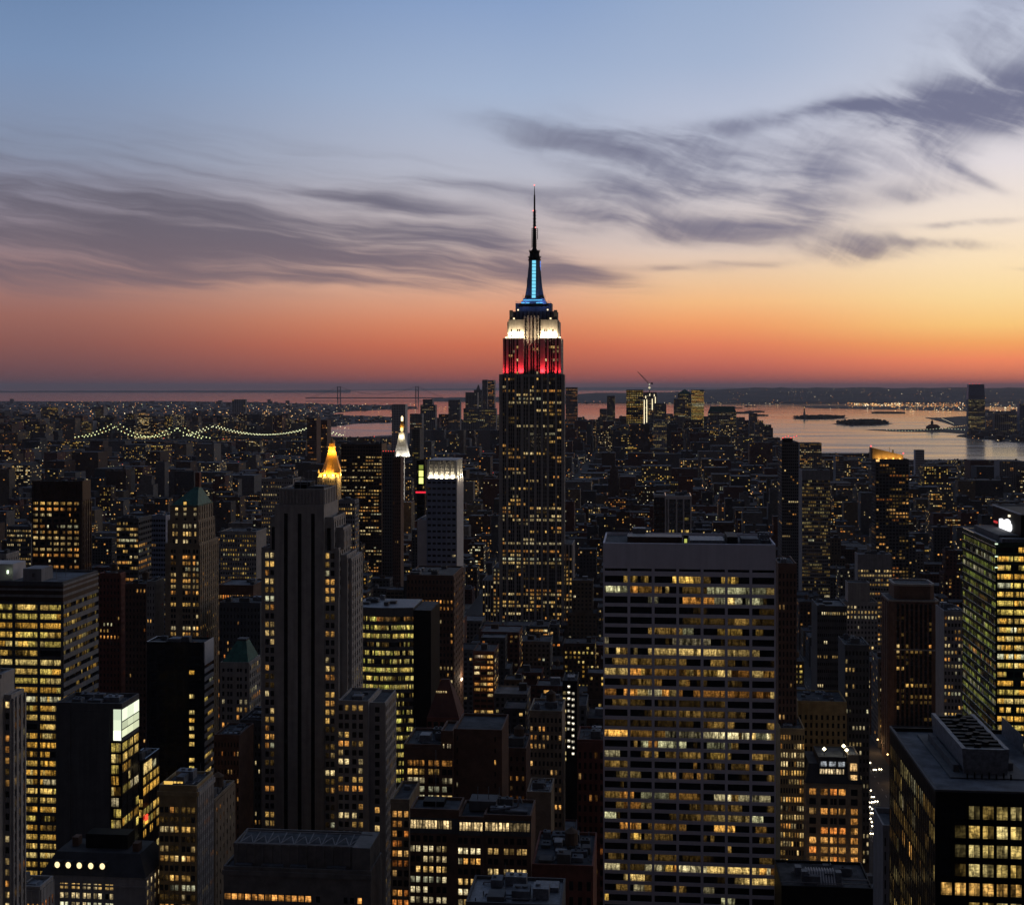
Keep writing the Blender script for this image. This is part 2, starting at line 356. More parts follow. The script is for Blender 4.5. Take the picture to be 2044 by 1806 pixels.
    def pane(s, face, qs, zb, zh, x0, x1, y0, o=.03):
        out = []; lum = 0
        for (b0, b1, g) in qs:
            p = [s.pt(face, b0, zb, o, x0, x1, y0), s.pt(face, b1, zb, o, x0, x1, y0), s.pt(face, b1, zh, o, x0, x1, y0), s.pt(face, b0, zh, o, x0, x1, y0)]
            if face == 'E': p = p[::-1]
            uv = [(b0, 0), (b1, 0), (b1, zh-zb), (b0, zh-zb)]
            if face == 'E': uv = uv[::-1]
            out.append((p, g or (0, 0, 0), s.rng.random(), uv)); lum += sum(g) if g else 0
        asp = 1. if face == 'N' else .45
        py = HZ+(H-zb)/s.d*F
        s.panes.append((lum > .05, (qs[-1][1]-qs[0][0])*asp-(1e6 if py > 1810 else 0), out))
    def N(s, T, cols, fl, lit, a0=None, a1=None, z0=None, z1=None, **k):
        s.facade('N', T[0] if a0 is None else a0, T[1] if a1 is None else a1, T[4] if z0 is None else z0, T[5] if z1 is None else z1, T[0], T[1], T[2], cols, fl, lit, **k)
    def side(s, T, face, cols, fl, lit, a0=None, a1=None, z0=None, z1=None, **k):
        s.facade(face, T[2] if a0 is None else a0, T[3] if a1 is None else a1, T[4] if z0 is None else z0, T[5] if z1 is None else z1, T[0], T[1], T[2], cols, fl, lit, **k)
    def part(s, name, mb, mats, parent=None, label=None, kind=None): return mb.build(name, mats, parent or s.root, label=label, kind=kind)
    def boxpart(s, name, x0, x1, y0, y1, z0, z1, mat, parent=None):
        b = MB(); b.box(x0, x1, y0, y1, z0, z1); return s.part(name, b, mat, parent)
    def lampbox(s, name, x0, x1, y0, y1, z0, z1, glow):
        b = MB(); b.box(x0, x1, y0, y1, z0, z1, 0, glow); return s.part(name, b, 'lamp')
    def tank(s, x, y, z, r=2.0, h=3.6):
        b = MB()
        for i in range(4):
            a = math.pi/4+i*math.pi/2; b.tube((x+r*.75*math.cos(a), y+r*.75*math.sin(a), z), (x+r*.75*math.cos(a), y+r*.75*math.sin(a), z+2.2), .14, 4)
        b.ring(circle(x, y, r), z+2.2, circle(x, y, r*.96), z+2.2+h, base=True)
        b.ring(circle(x, y, r*1.08), z+2.2+h, circle(x, y, .1), z+2.2+h+r*.75)
        return s.part('water_tank', b, 'wood_tank')
    def units(s, x0, x1, y0, y1, z, n, hmax=3.2, mats=('steel', 'grey_roof', 'dark_concrete')):
        got = []
        for _ in range(n*6):
            if len(got) >= n: break
            w, d = s.rng.uniform(2, 6), s.rng.uniform(2, 5); x = s.rng.uniform(x0, max(x0+.1, x1-w)); y = s.rng.uniform(y0, max(y0+.1, y1-d))
            if x+w > x1 or y+d > y1 or any(x < q[1]+.3 and x+w > q[0]-.3 and y < q[3]+.3 and y+d > q[2]-.3 for q in got): continue
            got.append((x, x+w, y, y+d)); h = s.rng.uniform(1, hmax); b = MB()
            b.box(x, x+w, y, y+d, z+.3, z+h); b.box(x+.2, x+w-.2, y+.2, y+d-.2, z, z+.3)
            for k in range(s.rng.randint(0, 2)):
                b.ring(circle(x+w*(.3+.4*k), y+d/2, min(w, d)*.16, 8), z+h, circle(x+w*(.3+.4*k), y+d/2, min(w, d)*.16, 8), z+h+.5)
            s.part('roof_unit', b, s.rng.choice(mats))
    def finish(s, wallname='wall'):
        if s.wall.f: s.part(wallname, s.wall, s.mats)
        for (x0, x1, y0, y1, z, m) in s.roofs:
            b = MB(); b.box(x0, x1, y0, y1, z-.05, z+.12, bottom=False); s.part('roof', b, m)
        s.panes.sort(key=lambda p: (-(p[1] > 0), -p[0], -p[1]))
        small = s.panes and max(p[1] for p in s.panes)*F/s.d < 3.6
        cut = 0 if small else min(s.npart, len(s.panes))
        for i, (l, a, qs) in enumerate(s.panes[:cut]):
            b = MB()
            for (p, g, sd, uv) in qs: b.quad(p, 0, g, sd, uv)
            s.part('window', b, 'window')
        if len(s.panes) > cut:
            b = MB()
            for (l, a, qs) in s.panes[cut:]:
                for (p, g, sd, uv) in qs: b.quad(p, 0, g, sd, uv)
            s.part('window', b, 'window', kind='stuff')
        return s
def flood(px_local, b, energy, col, radius=.4, kind='POINT'):
    l = bpy.data.lights.new('floodlight_lamp', kind); l.energy = energy; l.color = col; l.shadow_soft_size = radius
    o = bpy.data.objects.new('floodlight_lamp', l); COL.objects.link(o); o.parent = b.root; o.location = px_local
    return o
# ---------------------------------------------------------------- the white grid slab
def grid_slab():
    b = Bld('office_slab', 'pale stone grid office slab with seven bays of wide lit windows and a blank top', 1204, 1548, 520, mats=['travertine', 'black_glass'], keep=1900, seed=4, mark='the pale grid slab')
    z1 = b.z(1089); T = b.tier(0, b.w, 0, 37, 0, z1, par=1.2)
    e = [b.fx(p) for p in (1204.2, 1255.2, 1303.6, 1352.5, 1401.2, 1449.6, 1498.3, 1548)]
    cl = [(e[i]+.55, e[i+1]-.5) for i in range(7)]
    rl = [1.25, 1.7, 1.35, .45, .5, .9, 1.05, 1.6, .7, 1.95, .6, 1.75, 1., .65, .9, 1.85, .55, .8, .85, .95, .35, 1.45, .5, 1., 1.2, .5, .5, .15, 1.7, 1.2, .8, .6]
    fl = 20.45*520/F
    zs = b.z(1147.2)
    top = 0
    b.N(T, cl, fl, Lit(.32, 'mixed', 1.1, stick=.72, lo=.12, dim=.34, rl=[q*q*.8 for q in rl]), z1=zs, rows=46, hf=.66, sub=6, po=.5, so=.46, sill=.45)
    # blind top storey with one dark slot, fluted by joints
    for i in range(7):
        b.wall.box(cl[i][0], cl[i][1], -.42, 0, b.z(1133.2), z1+1.0, 0); b.wall.box(cl[i][0], cl[i][1], -.48, 0, zs, b.z(1138.6), 0)
        b.wall.box(cl[i][0], cl[i][1], -.02, 0, b.z(1138.6), b.z(1133.2), 1)
    for i in range(8): b.wall.box(e[i]-.5 if i else 0, (e[i]+.55) if i < 7 else b.w, -.62, 0, zs, z1+1.1, 0)
    w = b.w
    b.boxpart('penthouse', 9, 30, 9, 20, z1+.1, z1+2.6, 'dark_brown_metal'); b.boxpart('penthouse', 33, 46, 7, 22, z1+.1, z1+1.7, 'steel')
    b.boxpart('penthouse', 47, 51, 6, 24, z1+.1, z1+3.2, 'black_metal'); b.boxpart('penthouse', 52.5, 59, 7, 18, z1+.1, z1+2.4, 'grey_roof'); b.boxpart('penthouse', 11, 16, 24, 30, z1+.1, z1+4.2, 'steel')
    b.boxpart('stair_hut', 30.4, 32.2, 6, 9, z1+.1, z1+3.6, 'black_metal'); b.lampbox('door_light', 30.8, 31.8, 5.9, 5.99, z1+.8, z1+2.3, (.5, .55, .12))
    fence = MB()
    for i in range(16): fence.tube((2.5+i*.55, 34, z1), (2.5+i*.55, 34, z1+3), .06, 4)
    fence.tube((2.5, 34, z1+3), (11, 34, z1+3), .07, 4); b.part('roof_fence', fence, 'steel')
    b.units(60, 64.5, 8, 34, z1, 3); b.finish()
grid_slab()

# ---------------------------------------------------------------- the striped stone tower
def striped_tower():
    b = Bld('stone_tower', 'tall slim stone tower with three black vertical strips down its face', 520.5, 695, 590, 'tower', mats=['limestone', 'black_metal'], keep=1690, seed=5, mark='the striped stone tower')
    f = b.fx; z = b.z; G = 'grey_concrete'
    zc, zm, zs, zw = z(979), z(1009), z(1036), z(1097)
    M0 = b.tier(f(549), f(647), 0, 26, 0, zm, cap=True, par=.6)
    for px in (571, 598.5, 625): b.wall.box(f(px-3.8), f(px+3.8), -.04, 0, 20, z(1024), 1); b.wall.box(f(px-3.8), f(px+3.8), -.5, 0, z(1024), z(1008), 0)
    # stone fins between the strips stand proud of them
    for a, c in ((549, 567.2), (574.8, 594.7), (602.3, 621.2), (628.8, 647)): b.wall.box(f(a), f(c), -.45, 0, 0, zm, 0)
    Cr = b.tier(f(555), f(645), 1.6, 24, zm, zc, par=.8)
    n = 13
    for i in range(n):
        a = f(556+i*88/n); b.wall.box(a, a+.7, 1.2, 1.6, zm+.7, zc+.3, 0)
    for i in range(7): b.wall.box(f(645), f(645)+.35, 2.5+i*3.1, 4.0+i*3.1, zm-9, zc+.4, 0)
    b.boxpart('penthouse', f(578), f(610), 8, 18, zc, zc+3.2, 'black_metal'); b.boxpart('penthouse', f(606), f(640), 6, 16, zc, zc+1.6, 'dark_concrete')
    rail = MB()
    for zz in (2.2, 4.2): rail.box(f(578), f(618), 7.4, 7.7, zc+zz, zc+zz+.35)
    for px in (578, 590, 604, 617.5): rail.box(f(px), f(px)+.3, 7.4, 7.7, zc, zc+4.5)
    b.part('roof_frame', rail, 'steel')
    for px in (596, 606, 614): m = MB(); m.tube((f(px), 9, zc+3), (f(px), 9, zc+7.5), .09, 4); b.part('mast', m, 'steel')
    # shoulders and lower wings step out on both sides
    warm = Lit(.62, 'warm', 1.0, row=.5, stick=.6, dim=.3)
    L1 = b.tier(f(537), f(549), 1.5, 24, 0, zs); b.wall.box(f(541), f(547), 1.2, 1.5, z(1097), z(1052), 1)
    R1 = b.tier(f(647), f(664), 1.5, 24, 0, zs); b.wall.box(f(651.5), f(658.5), 1.2, 1.5, z(1097), z(1053), 1)
    L2 = b.tier(f(521), f(537), .8, 22, 0, zw); R2 = b.tier(f(664), f(675), .8, 22, 0, zw)
    L0 = b.tier(f(537), f(549)-.02, .8, 1.5, 0, zw-.3, cap=False); R0 = b.tier(f(647)+.02, f(664), .8, 1.5, 0, zw-.3, cap=False)
    cols = lambda ps, w: [(f(p)-w, f(p)+w) for p in ps]
    b.facade('N', f(521), f(549), 8, zw-.4, f(521), f(549), .8, cols((532.4, 542.6)  , .8), 16.93*590/F, warm, hf=.62, po=.3, so=.24)
    b.facade('N', f(647), f(675), 8, zw-.4, f(647), f(675), .8, cols((653, 663.3)  , .8), 16.93*590/F, Lit(.42, 'warm', 1.0, row=.7, dim=.3), hf=.62, po=.3, so=.24)
    R3 = b.tier(f(664), f(680), 5, 20, zw, z(1058)); R4 = b.tier(f(675), f(688), 4, 24, 0, z(1112)); R5 = b.tier(f(688), f(694), 7, 30, 0, z(1120))
    for T in ((f(647), f(664), 1.5, 24, zw, zs), R3, R4, R5):
        b.side(T, 'W', 5, 3.66, Lit(.12, 'warm', .6), wf=.45, hf=.55, po=.35, so=.18, z0=max(10, T[4]))
    b.side((f(521), f(675), .8, 22, 0, zw), 'W', 5, 3.66, Lit(.1, 'warm', .6), wf=.45, po=.3, so=.18, z0=zw-20)
    b.finish()
    # lower wing, its own roof
    c = Bld('stone_annex', 'low stone wing with paired square windows at the foot of the striped tower', 676, 735, 560, mats=['limestone'], keep=1670, seed=15)
    zt = c.z(1402); T = c.tier(0, c.w, 0, 24, 0, zt)
    fx = c.fx
    c.N(T, [(fx(p)-.88, fx(p)+.88) for p in (680.5, 692.5, 707.5, 720.5)], 17.6*560/F, Lit(.42, 'warm', 1.05, row=.8), hf=.62)
    T2 = c.tier(c.w, c.w+6.4, 3, 27, 0, c.z(1408)); c.side(T2, 'W', 8, 3.66, Lit(.3, 'yel', .5, row=.3), wf=.5, po=.3)
    c.N(T2, 1, 3.66, Lit(.1, 'warm'), wf=.3)
    c.units(2, c.w-2, 3, 20, zt, 3, 2); c.finish()
striped_tower()

# ---------------------------------------------------------------- the spired skyscraper
def spired():
    d = 1290
    b = Bld('skyscraper', 'tall stepped skyscraper with white and red floodlit crown and blue-lit mast with antenna', 998.5, 1122, d, 'skyscraper', mats=['limestone', 'dark_concrete', 'black_metal'], keep=1240, seed=9, mark='the spired skyscraper')
    f = b.fx; z = b.z; w = b.w; D = 40
    zsh, zr, zwt, zcap = z(748), z(676), z(638), z(622)
    mid = lambda p: (f(p)-.82, f(p)+.82)
    zx = lambda q: 943.6+q*.2271
    grp = [zx(v) for v in (272, 291, 322, 341, 360, 394, 413, 455, 478, 512, 531, 570, 590, 625, 645, 680, 698, 716, 750, 770)]
    T = b.tier(0, w, 0, D, 0, zsh, par=.5)
    lit = Lit(lambda zz: .26 if zz > 150 else (.40 if zz > 115 else .55), 'warm', .85, row=.75, stick=.55, lo=.3, dim=.1)
    b.N(T, [mid(p) for p in grp], 3.66, lit, z0=20, hf=.6, smi=1, po=.75, so=.12, top=2.2)
    for p in (zx(243), zx(303), zx(377), zx(433), zx(610), zx(660), zx(733), zx(797)): b.wall.box(f(p)-1.1, f(p)+1.1, -1.25, -.75, 0, zsh+.4, 0)
    b.wall.box(f(1046), f(1078), -1.2, -.76, zsh-2, zsh+.2, 0)
    b.side(T, 'W', 8, 3.66, Lit(.05, 'warm', .4), wf=.35, po=.5, so=.1, smi=0, z0=60)
    # upper block: two wings and a bay set back between them
    y1 = 2.
    A = b.tier(f(1003.5), f(1045), y1, D-2, zsh, zr, par=.5); Bq = b.tier(f(1078), f(1118.7), y1, D-2, zsh, zr, par=.5); Cq = b.tier(f(1045), f(1078), y1+4.5, D-3, zsh, zwt+2, par=.4)
    lu = Lit(.2, 'pale', 1., row=.9, lo=.3)
    pz = lambda q: 968.2+q*.15445
    b.N(A, [mid(pz(q)) for q in (258, 312, 340, 368, 415)], 3.66, lu, smi=2, po=.7, so=.1, top=2)
    b.N(Bq, [mid(pz(q)) for q in (786, 832, 860, 888, 938)], 3.66, lu, smi=2, po=.7, so=.1, top=2)
    b.N(Cq, [mid(pz(q)) for q in (510, 540, 590, 620, 668, 700)], 3.66, lu, smi=2, po=.8, so=.1, top=9)
    b.side(Bq, 'W', 7, 3.66, Lit(.03, 'warm', .5), wf=.3, po=.4, so=.1)
    # the pale floodlit block
    y2 = 5.
    A2 = b.tier(f(1014), f(1044.5), y2, D-5, zr, zwt, par=.4); B2 = b.tier(f(1078.5), f(1112), y2, D-5, zr, zwt, par=.4)
    A3 = b.tier(f(1011), f(1014)-.01, y2+2, D-7, zr, zwt-2, par=.3); B3 = b.tier(f(1112)+.01, f(1115), y2+2, D-7, zr, zwt-2, par=.3)
    for TT, qs in ((A2, (336, 414, 438)), (B2, (768, 792, 872))):
        b.N(TT, [(f(pz(q))-.7, f(pz(q))+.7) for q in qs], 3.66, Lit(.02, 'pale', .5), smi=0, po=.5, so=.42, top=7, hf=.45)
    for q in (500, 548, 590, 634, 682): b.wall.box(f(pz(q))-.55, f(pz(q))+.55, y1+3.2, y1+3.7, zr-6, zwt+4, 0)
    Cp = b.tier(f(1017), f(1110), y2+2, D-7, zwt, zcap, mi=1, par=.4); Cp2 = b.tier(f(1027), f(1099), y2+5, D-10, zcap, z(606), mi=1, par=.8)
    for i in range(12): b.wall.box(f(1018.5+i*7.9), f(1018.5+i*7.9)+.7, y2+1.6, y2+2, zwt, zcap, 2)
    for q in (330, 905): b.wall.box(f(pz(q))-1.6, f(pz(q))+1.6, y2, y2+2, zwt, zcap+1.5, 1)
    for q in (415, 800): b.lampbox('deck_light', f(pz(q))-.55, f(pz(q))+.55, y2+4.3, y2+4.9, z(619), z(616.5), (2.2, 1.7, 1.0))
    for q in (365, 840): b.lampbox('deck_light', f(pz(q))-.8, f(pz(q))+.8, y2+1.2, y2+1.55, z(638), z(634), (1.6, 1.25, .7))
    rail = MB()
    for i in range(22): rail.tube((f(1028+i*3.3), y2+5.2, z(606)), (f(1028+i*3.3), y2+5.2, z(606)+1.9+1.6*((i*7) % 5 == 0)), .12, 4)
    rail.tube((f(1027), y2+5.2, z(606)+1.9), (f(1099), y2+5.2, z(606)+1.9), .12, 4); b.part('deck_railing', rail, 'steel')
    # mast
    cx, cy = f(1063.5), 20.; pxm = d/F
    def sq(hw, hd=None): hd = hd or hw; return rect(cx-hw, cx+hw, cy-hd, cy+hd)
    ms = MB(); zb = z(606)
    ms.ring(sq(12.2), zb, sq(11.4), z(600)); ms.ring(sq(10.2), z(600), sq(9.8), z(594.5))
    ms.ring(circle(cx, cy, 5.7, 20), z(594.5), circle(cx, cy, 5.6, 20), z(517))
    b.part('mast_shaft', ms, 'steel')
    for k in range(4):                                        # four winged buttresses
        wg = MB(); a = math.pi/4+k*math.pi/2 if False else k*math.pi/2
        prof = [(9.7, 594.5), (8.5, 585), (7.4, 571), (6.7, 556), (6.1, 540), (5.6, 530)]
        for (r0, p0), (r1, p1) in zip(prof, prof[1:]):
            def q4(r):
                o = [(-2.2, 4.6), (2.2, 4.6), (2.2, r), (-2.2, r)]
                return [(cx+x*math.cos(a)-y*math.sin(a), cy+x*math.sin(a)+y*math.cos(a)) for x, y in o][::1]
            wg.ring(q4(r0), z(p0), q4(r1), z(p1))
        b.part('mast_wing', wg, 'steel')
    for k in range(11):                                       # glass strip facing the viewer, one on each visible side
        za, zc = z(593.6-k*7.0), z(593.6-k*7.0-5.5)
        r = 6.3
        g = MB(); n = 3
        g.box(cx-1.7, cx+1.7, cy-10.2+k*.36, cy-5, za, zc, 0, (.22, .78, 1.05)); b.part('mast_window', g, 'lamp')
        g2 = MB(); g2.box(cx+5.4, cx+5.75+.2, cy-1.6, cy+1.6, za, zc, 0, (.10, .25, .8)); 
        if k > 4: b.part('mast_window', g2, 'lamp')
    for (p0, p1, y) in ((599.6, 597.4, -11.9), (605.2, 603., -12.6)):
        for q0, q1 in (((485, 610), (612, 730)) if p0 < 601 else ((458, 505), (520, 565), (652, 690), (696, 736))):
            g = MB(); g.box(f(pz(q0)), f(pz(q1)), cy+y-.3, cy+y, z(p0-.4), z(p1+.3), 0, (.15, .7, 1.2)); b.part('ledge_light', g, 'lamp')
    tp = MB()
    for r, p0, p1, r1 in ((6.2, 517, 515, 6.2), (5.6, 515, 511, 5.6), (6.3, 511, 509.5, 6.3), (5.0, 509.5, 503, 4.6), (4.7, 503, 499, 4.9), (5.4, 499, 497.5, 5.4), (4.2, 497.5, 495, 2.4), (2.4, 495, 491, 1.7)):
        tp.ring(circle(cx, cy, r, 16), z(p0), circle(cx, cy, r1, 16), z(p1), base=True)
    for k in range(10):
        a = k*math.pi/5; tp.tube((cx+5.2*math.cos(a), cy+5.2*math.sin(a), z(498)), (cx+5.6*math.cos(a), cy+5.6*math.sin(a), z(495)), .18, 4)
        tp.tube((cx+6*math.cos(a), cy+6*math.sin(a), z(510)), (cx+6.3*math.cos(a), cy+6.3*math.sin(a), z(507.5)), .16, 4)
    b.part('mast_head', tp, 'black_metal')
    an = MB()
    for r0, r1, p0, p1 in ((1.9, 1.6, 491, 450), (1.35, 1.15, 450, 417), (.9, .75, 417, 385), (.5, .2, 385, 365.5)): an.tube((cx, cy, z(p0)), (cx, cy, z(p1)), r0, 8, 0, r1)
    for k in range(9): an.ring(circle(cx, cy, 2.3, 8), z(488-k*4.4), circle(cx, cy, 2.3, 8), z(487.2-k*4.4), base=True)
    for p in (447, 440, 433, 426, 420, 417): an.ring(circle(cx, cy, 1.9, 8), z(p), circle(cx, cy, 1.9, 8), z(p-.6), base=True)
    b.part('antenna', an, 'black_metal')
    for dx, p0, p1 in ((-2.4, 491, 452), (3.0, 474, 452)):
        m = MB(); m.tube((cx+dx, cy-.4, z(p0)), (cx+dx, cy-.4, z(p1)), .34, 5); b.part('aerial', m, 'black_metal')
    for s_ in (-1, 1):
        for dx, p in ((8.8, 590), (10.4, 587)): m = MB(); m.tube((cx+s_*dx, cy-6, z(606)), (cx+s_*dx, cy-6, z(p)), .2, 4); b.part('aerial', m, 'black_metal')
    m = MB(); m.tube((cx-6.9, cy-3, z(572)), (cx-6.9, cy-3, z(552)), .22, 4); b.part('aerial', m, 'black_metal')
    for p, dx in ((365, 0), (416.5, -1.2), (450.5, .9)):
        g = MB(); g.octa((cx+dx, cy-1.2, z(p)), .8, (2.2, .45, .4)); b.part('beacon', g, 'lamp')
    # lower setbacks
    lw = Lit(.55, 'warm', .95, row=.8, stick=.5, lo=.3)
    for (xa, xb, py, ya) in ((983, 998.5, 1135, 3), (1122, 1142, 1087, 4), (961, 983, 1162, 8), (1142, 1167, 1168, 8)):
        q = b.tier(f(xa)+.01, f(xb)-.01, ya, D+6, 0, z(py), par=.7); b.N(q, max(2, int((f(xb)-f(xa))/2.6)), 3.66, lw, hf=.6, wf=.5, smi=2, po=.6, so=.12, z0=14)
        if xb > 1100: b.side(q, 'W', 8, 3.66, Lit(.05, 'warm', .5), wf=.4, z0=30)
    b.boxpart('water_tower_shaft', f(1148), f(1150), 12, 14, z(1168), z(1040), 'limestone') if False else None
    # floodlights on the ledges
    for i, q in enumerate((268, 320, 350, 395, 425, 460, 720, 800, 835, 870, 905, 960)):
        x = f(pz(q)); yy = y2-2.0 if 300 < q < 940 else y2+.4
        g = MB(); g.box(x-.9, x+.9, yy-.5, yy+.5, zr+.5, zr+1.7, 0, (3.2, 2.6, 1.6)); b.part('floodlight', g, 'lamp')
    for q in (315, 365, 420, 470, 740, 790, 840, 900): flood((f(pz(q)), y2-3.0, zr+3.2), b, 6500, (1, .80, .48))
    for q in (240, 985): flood((f(pz(q)), y2+1, zr+3.0), b, 2600, (1, .80, .48))
    for q in (240, 290, 390, 455, 478, 728, 750, 800, 905, 962):
        o = flood((f(pz(q)), y1-4.2, zsh+.8), b, 8500 if q in (455, 478, 728, 750) else 5400, (1, .03, .045), .4, 'SPOT'); l = o.data; l.spot_size = R(120); l.spot_blend = 1.0
        o.rotation_euler = Vector((0, 4.6, 9)).to_track_quat('-Z', 'Y').to_euler()
        flood((cx-9, cy-15, z(600)), b, 260, (.15, .3, 1)); flood((cx+9, cy-15, z(600)), b, 260, (.15, .3, 1))
    b.finish()
spired()
# ---------------------------------------------------------------- the other towers and blocks that can be told apart
def block(name, label, x0, x1, d, ytop, sx=None, dep=None, mat='limestone', cols=8, fl=3.66, lit=None, scols=None, slit=None, keep=None, cat='building', mark=None, top=1.0, fin=True, roof='tar_roof', par=1.0, units=3, tank=False, base=0, mats2=(), seed=None, **k):
    b = Bld(name, label, x0, x1, d, cat, [mat]+list(mats2), keep=keep, mark=mark, seed=seed)
    zt = b.z(ytop)
    face = None
    if sx is not None:
        if sx > x1: face = 'W'; L = b.back(sx, b.w)
        else: face = 'E'; L = b.back(sx, 0)
    else: L = dep or 25
    if not 4 < L < 120: print('depth?', name, label, L); L = max(8, min(L, 60)) if L > 0 else 25
    b.L = L
    b.T = T = b.tier(0, b.w, 0, L, base, zt, par=par, roofmat=roof); b.zt = zt
    lit = lit or Lit(.3, 'warm')
    if cols: b.N(T, cols, fl, lit, top=top, z0=max(base, 6), **k)
    if face and scols: 
        kk = dict(k); kk.pop('a0', None); kk.pop('a1', None); kk['sub'] = 1 if k.get('sub', 1) < 3 else k['sub']
        b.side(T, face, scols, fl, slit or lit, top=top, z0=max(base, 6), **kk)
    if units: b.units(1.2, b.w-1.2, 1.2, L-1.2, zt, units)
    if tank: b.tank(b.w*.6, L*.5, zt)
    if d < 720 and units and b.w > 6:
        r_ = b.rng
        for _ in range(3):
            m = MB(); y = r_.uniform(2, L-2); x = r_.uniform(1.5, b.w*.5); e_ = min(b.w-1.2, x+r_.uniform(3, 9)); m.tube((x, y, zt+.6), (e_, y, zt+.6), .22, 6); m.tube((x, y, zt), (x, y, zt+.6), .22, 6); m.tube((e_, y, zt+.6), (e_, min(L-1, y+r_.uniform(1, 5)), zt+.6), .22, 6); b.part('roof_pipe', m, r_.choice(['steel', 'grey_concrete']))
        for _ in range(5): x, y = r_.uniform(1.2, b.w-1.2), r_.uniform(1.2, L-1.2); m = MB(); m.tube((x, y, zt), (x, y, zt+r_.uniform(.6, 1.8)), .18, 6); b.part('vent_pipe', m, 'steel')
        m = MB(); x, y = r_.uniform(1.5, b.w-1.5), r_.uniform(L*.4, L-1.2); m.tube((x, y, zt), (x, y, zt+r_.uniform(4, 8)), .07, 4); b.part('antenna', m, 'steel')
    if fin: b.finish()
    return b
yel = lambda p, **k: Lit(p, 'yel', **k)

# left edge: office with ribbon windows
b = block('office_block', 'wide office block with glowing ribbon windows, dark louvred top and a flat blue-grey roof', -70, 125, 570, 1163, sx=194.5, mat='dark_concrete', cols=0, keep=1680, fin=False, roof='grey_roof', units=0, mats2=['grey_concrete', 'dark_brown_metal'], mark='the ribbon-window office')
f = b.fx; T = b.T
e = [f(p) for p in (-70, -22, 28, 78, 125)]; cl = [(e[i]+.6, e[i+1]-.6) for i in range(4)]
b.N(T, cl, 18.2*570/F, yel(.92, s_=.95, row=.12, stick=.75, lo=.45, dim=.6), z1=b.z(1204), hf=.60, sub=9, po=.5, so=.34, rows=40, sill=.5)
b.side(T, 'W', 6, 18.2*570/F, Lit(.42, 'yel', .5, row=.4, stick=.5, lo=.2, dim=.4), z1=b.z(1204), hf=.5, sub=4, wf=.97, po=.4, so=.5, rows=40, smi=1, sill=.5)
for p0, p1, m in ((1163, 1167, 0), (1172, 1176, 1), (1184, 1189, 1), (1198, 1204, 0)):
    b.wall.box(-.5, b.w+.5, -.5, 0, b.z(p1), b.z(p0), m); b.wall.box(b.w, b.w+.5, 0, b.L, b.z(p1), b.z(p0), 1)
b.wall.box(-.3, b.w+.3, -.3, 0, b.z(1204), b.z(1163.5), 2); b.wall.box(b.w, b.w+.3, 0, b.L, b.z(1204), b.z(1163.5), 2)
h = b.boxpart('penthouse', f(33), f(70), 6, 17, b.zt+.1, b.zt+5.4, 'grey_concrete'); b.boxpart('vent', f(52), f(57), 5.7, 6, b.zt+2, b.zt+3.6, 'dark_concrete', h)
b.boxpart('penthouse', f(-60), f(8), 8, 20, b.zt+.1, b.zt+7, 'pale_panel'); b.lampbox('roof_lamp', f(0), f(3), 6, 6.5, b.zt+3.2, b.zt+4.6, (1.6, 2., 1.3))
for p in (84, 103): m = MB(); m.tube((f(p), 14, b.zt), (f(p), 14, b.zt+5), .1, 4); b.part('mast', m, 'steel')
b.finish()

# bottom left: blank concrete slab with the white glass corner
b = block('concrete_slab_building', 'blank grey concrete slab with one bright white glass corner and lit rooms below it', 112, 243, 470, 1409, sx=277, mat='dark_concrete', cols=0, keep=1700, fin=False, units=5, mats2=['black_glass'], par=1.4, mark='the white-cornered slab')
f = b.fx
b.facade('N', f(221), f(243), 5, b.z(1477), 0, b.w, 0, [(f(221)+.3, f(231)), (f(232), f(243)-.2)], 21.2*470/F, Lit(.85, 'yel', 1.1, row=.3, stick=.4), hf=.8, po=.25, so=.2, sub=2, mi=1)
b.side(b.T, 'W', 3, 21.2*470/F, Lit(.5, 'yel', .9), z1=b.z(1477), hf=.75, wf=.85, po=.2, so=.15, sub=2, mi=1)
b.N(b.T, [(f(123), f(127.5)), (f(129), f(139))], 20.8*470/F, Lit(.22, 'warm', .9), a0=f(121), a1=f(141), hf=.3, po=.1, so=.08, z1=b.z(1490))
for i in range(3): b.lampbox('lit_glass', b.w-2.9, b.w-.2, -.14, -.06, b.z(1474-i*21+(1.5 if i else 0)), b.z(1454.5-i*21), ((1.5, 1.6, 1.2), (.85, .95, .7), (.65, .75, .55))[i])
for i in range(3):
    for j, (p0, p1, g) in enumerate(((1436, 1413, (1.0, 1.1, .8)), (1452, 1438.5, (.62, .68, .45)), (1468, 1454.5, (.8, .85, .55)))): b.lampbox('lit_glass', b.w+.06, b.w+.14, i*b.L/3+.15, (i+1)*b.L/3-.15, b.z(p0), b.z(p1), tuple(v*(1, .85, 1.1)[(i+j) % 3] for v in g))
for i, (a, c) in enumerate(((112, 141), (150, 219))): b.wall.box(f(a), f(c), -.25, 0, 0, b.zt-1.5, 0)
b.finish()
b = block('glass_office', 'narrow stepped glass office with lit floors and a red sign behind the white glass corner', 252, 285, 520, 1522, sx=318, mat='black_glass', cols=3, fl=3.9, lit=yel(.6, row=.5), scols=5, slit=yel(.55, s_=1.0, row=.5), wf=.9, hf=.72, po=.15, so=.12, sub=2, keep=1740, fin=False, mats2=['red_crown'])
b.pane('W', [(.4, b.L*.5, (1, .7, .25))], b.z(1546), b.z(1521)-.6, 0, b.w, 0, o=.3)
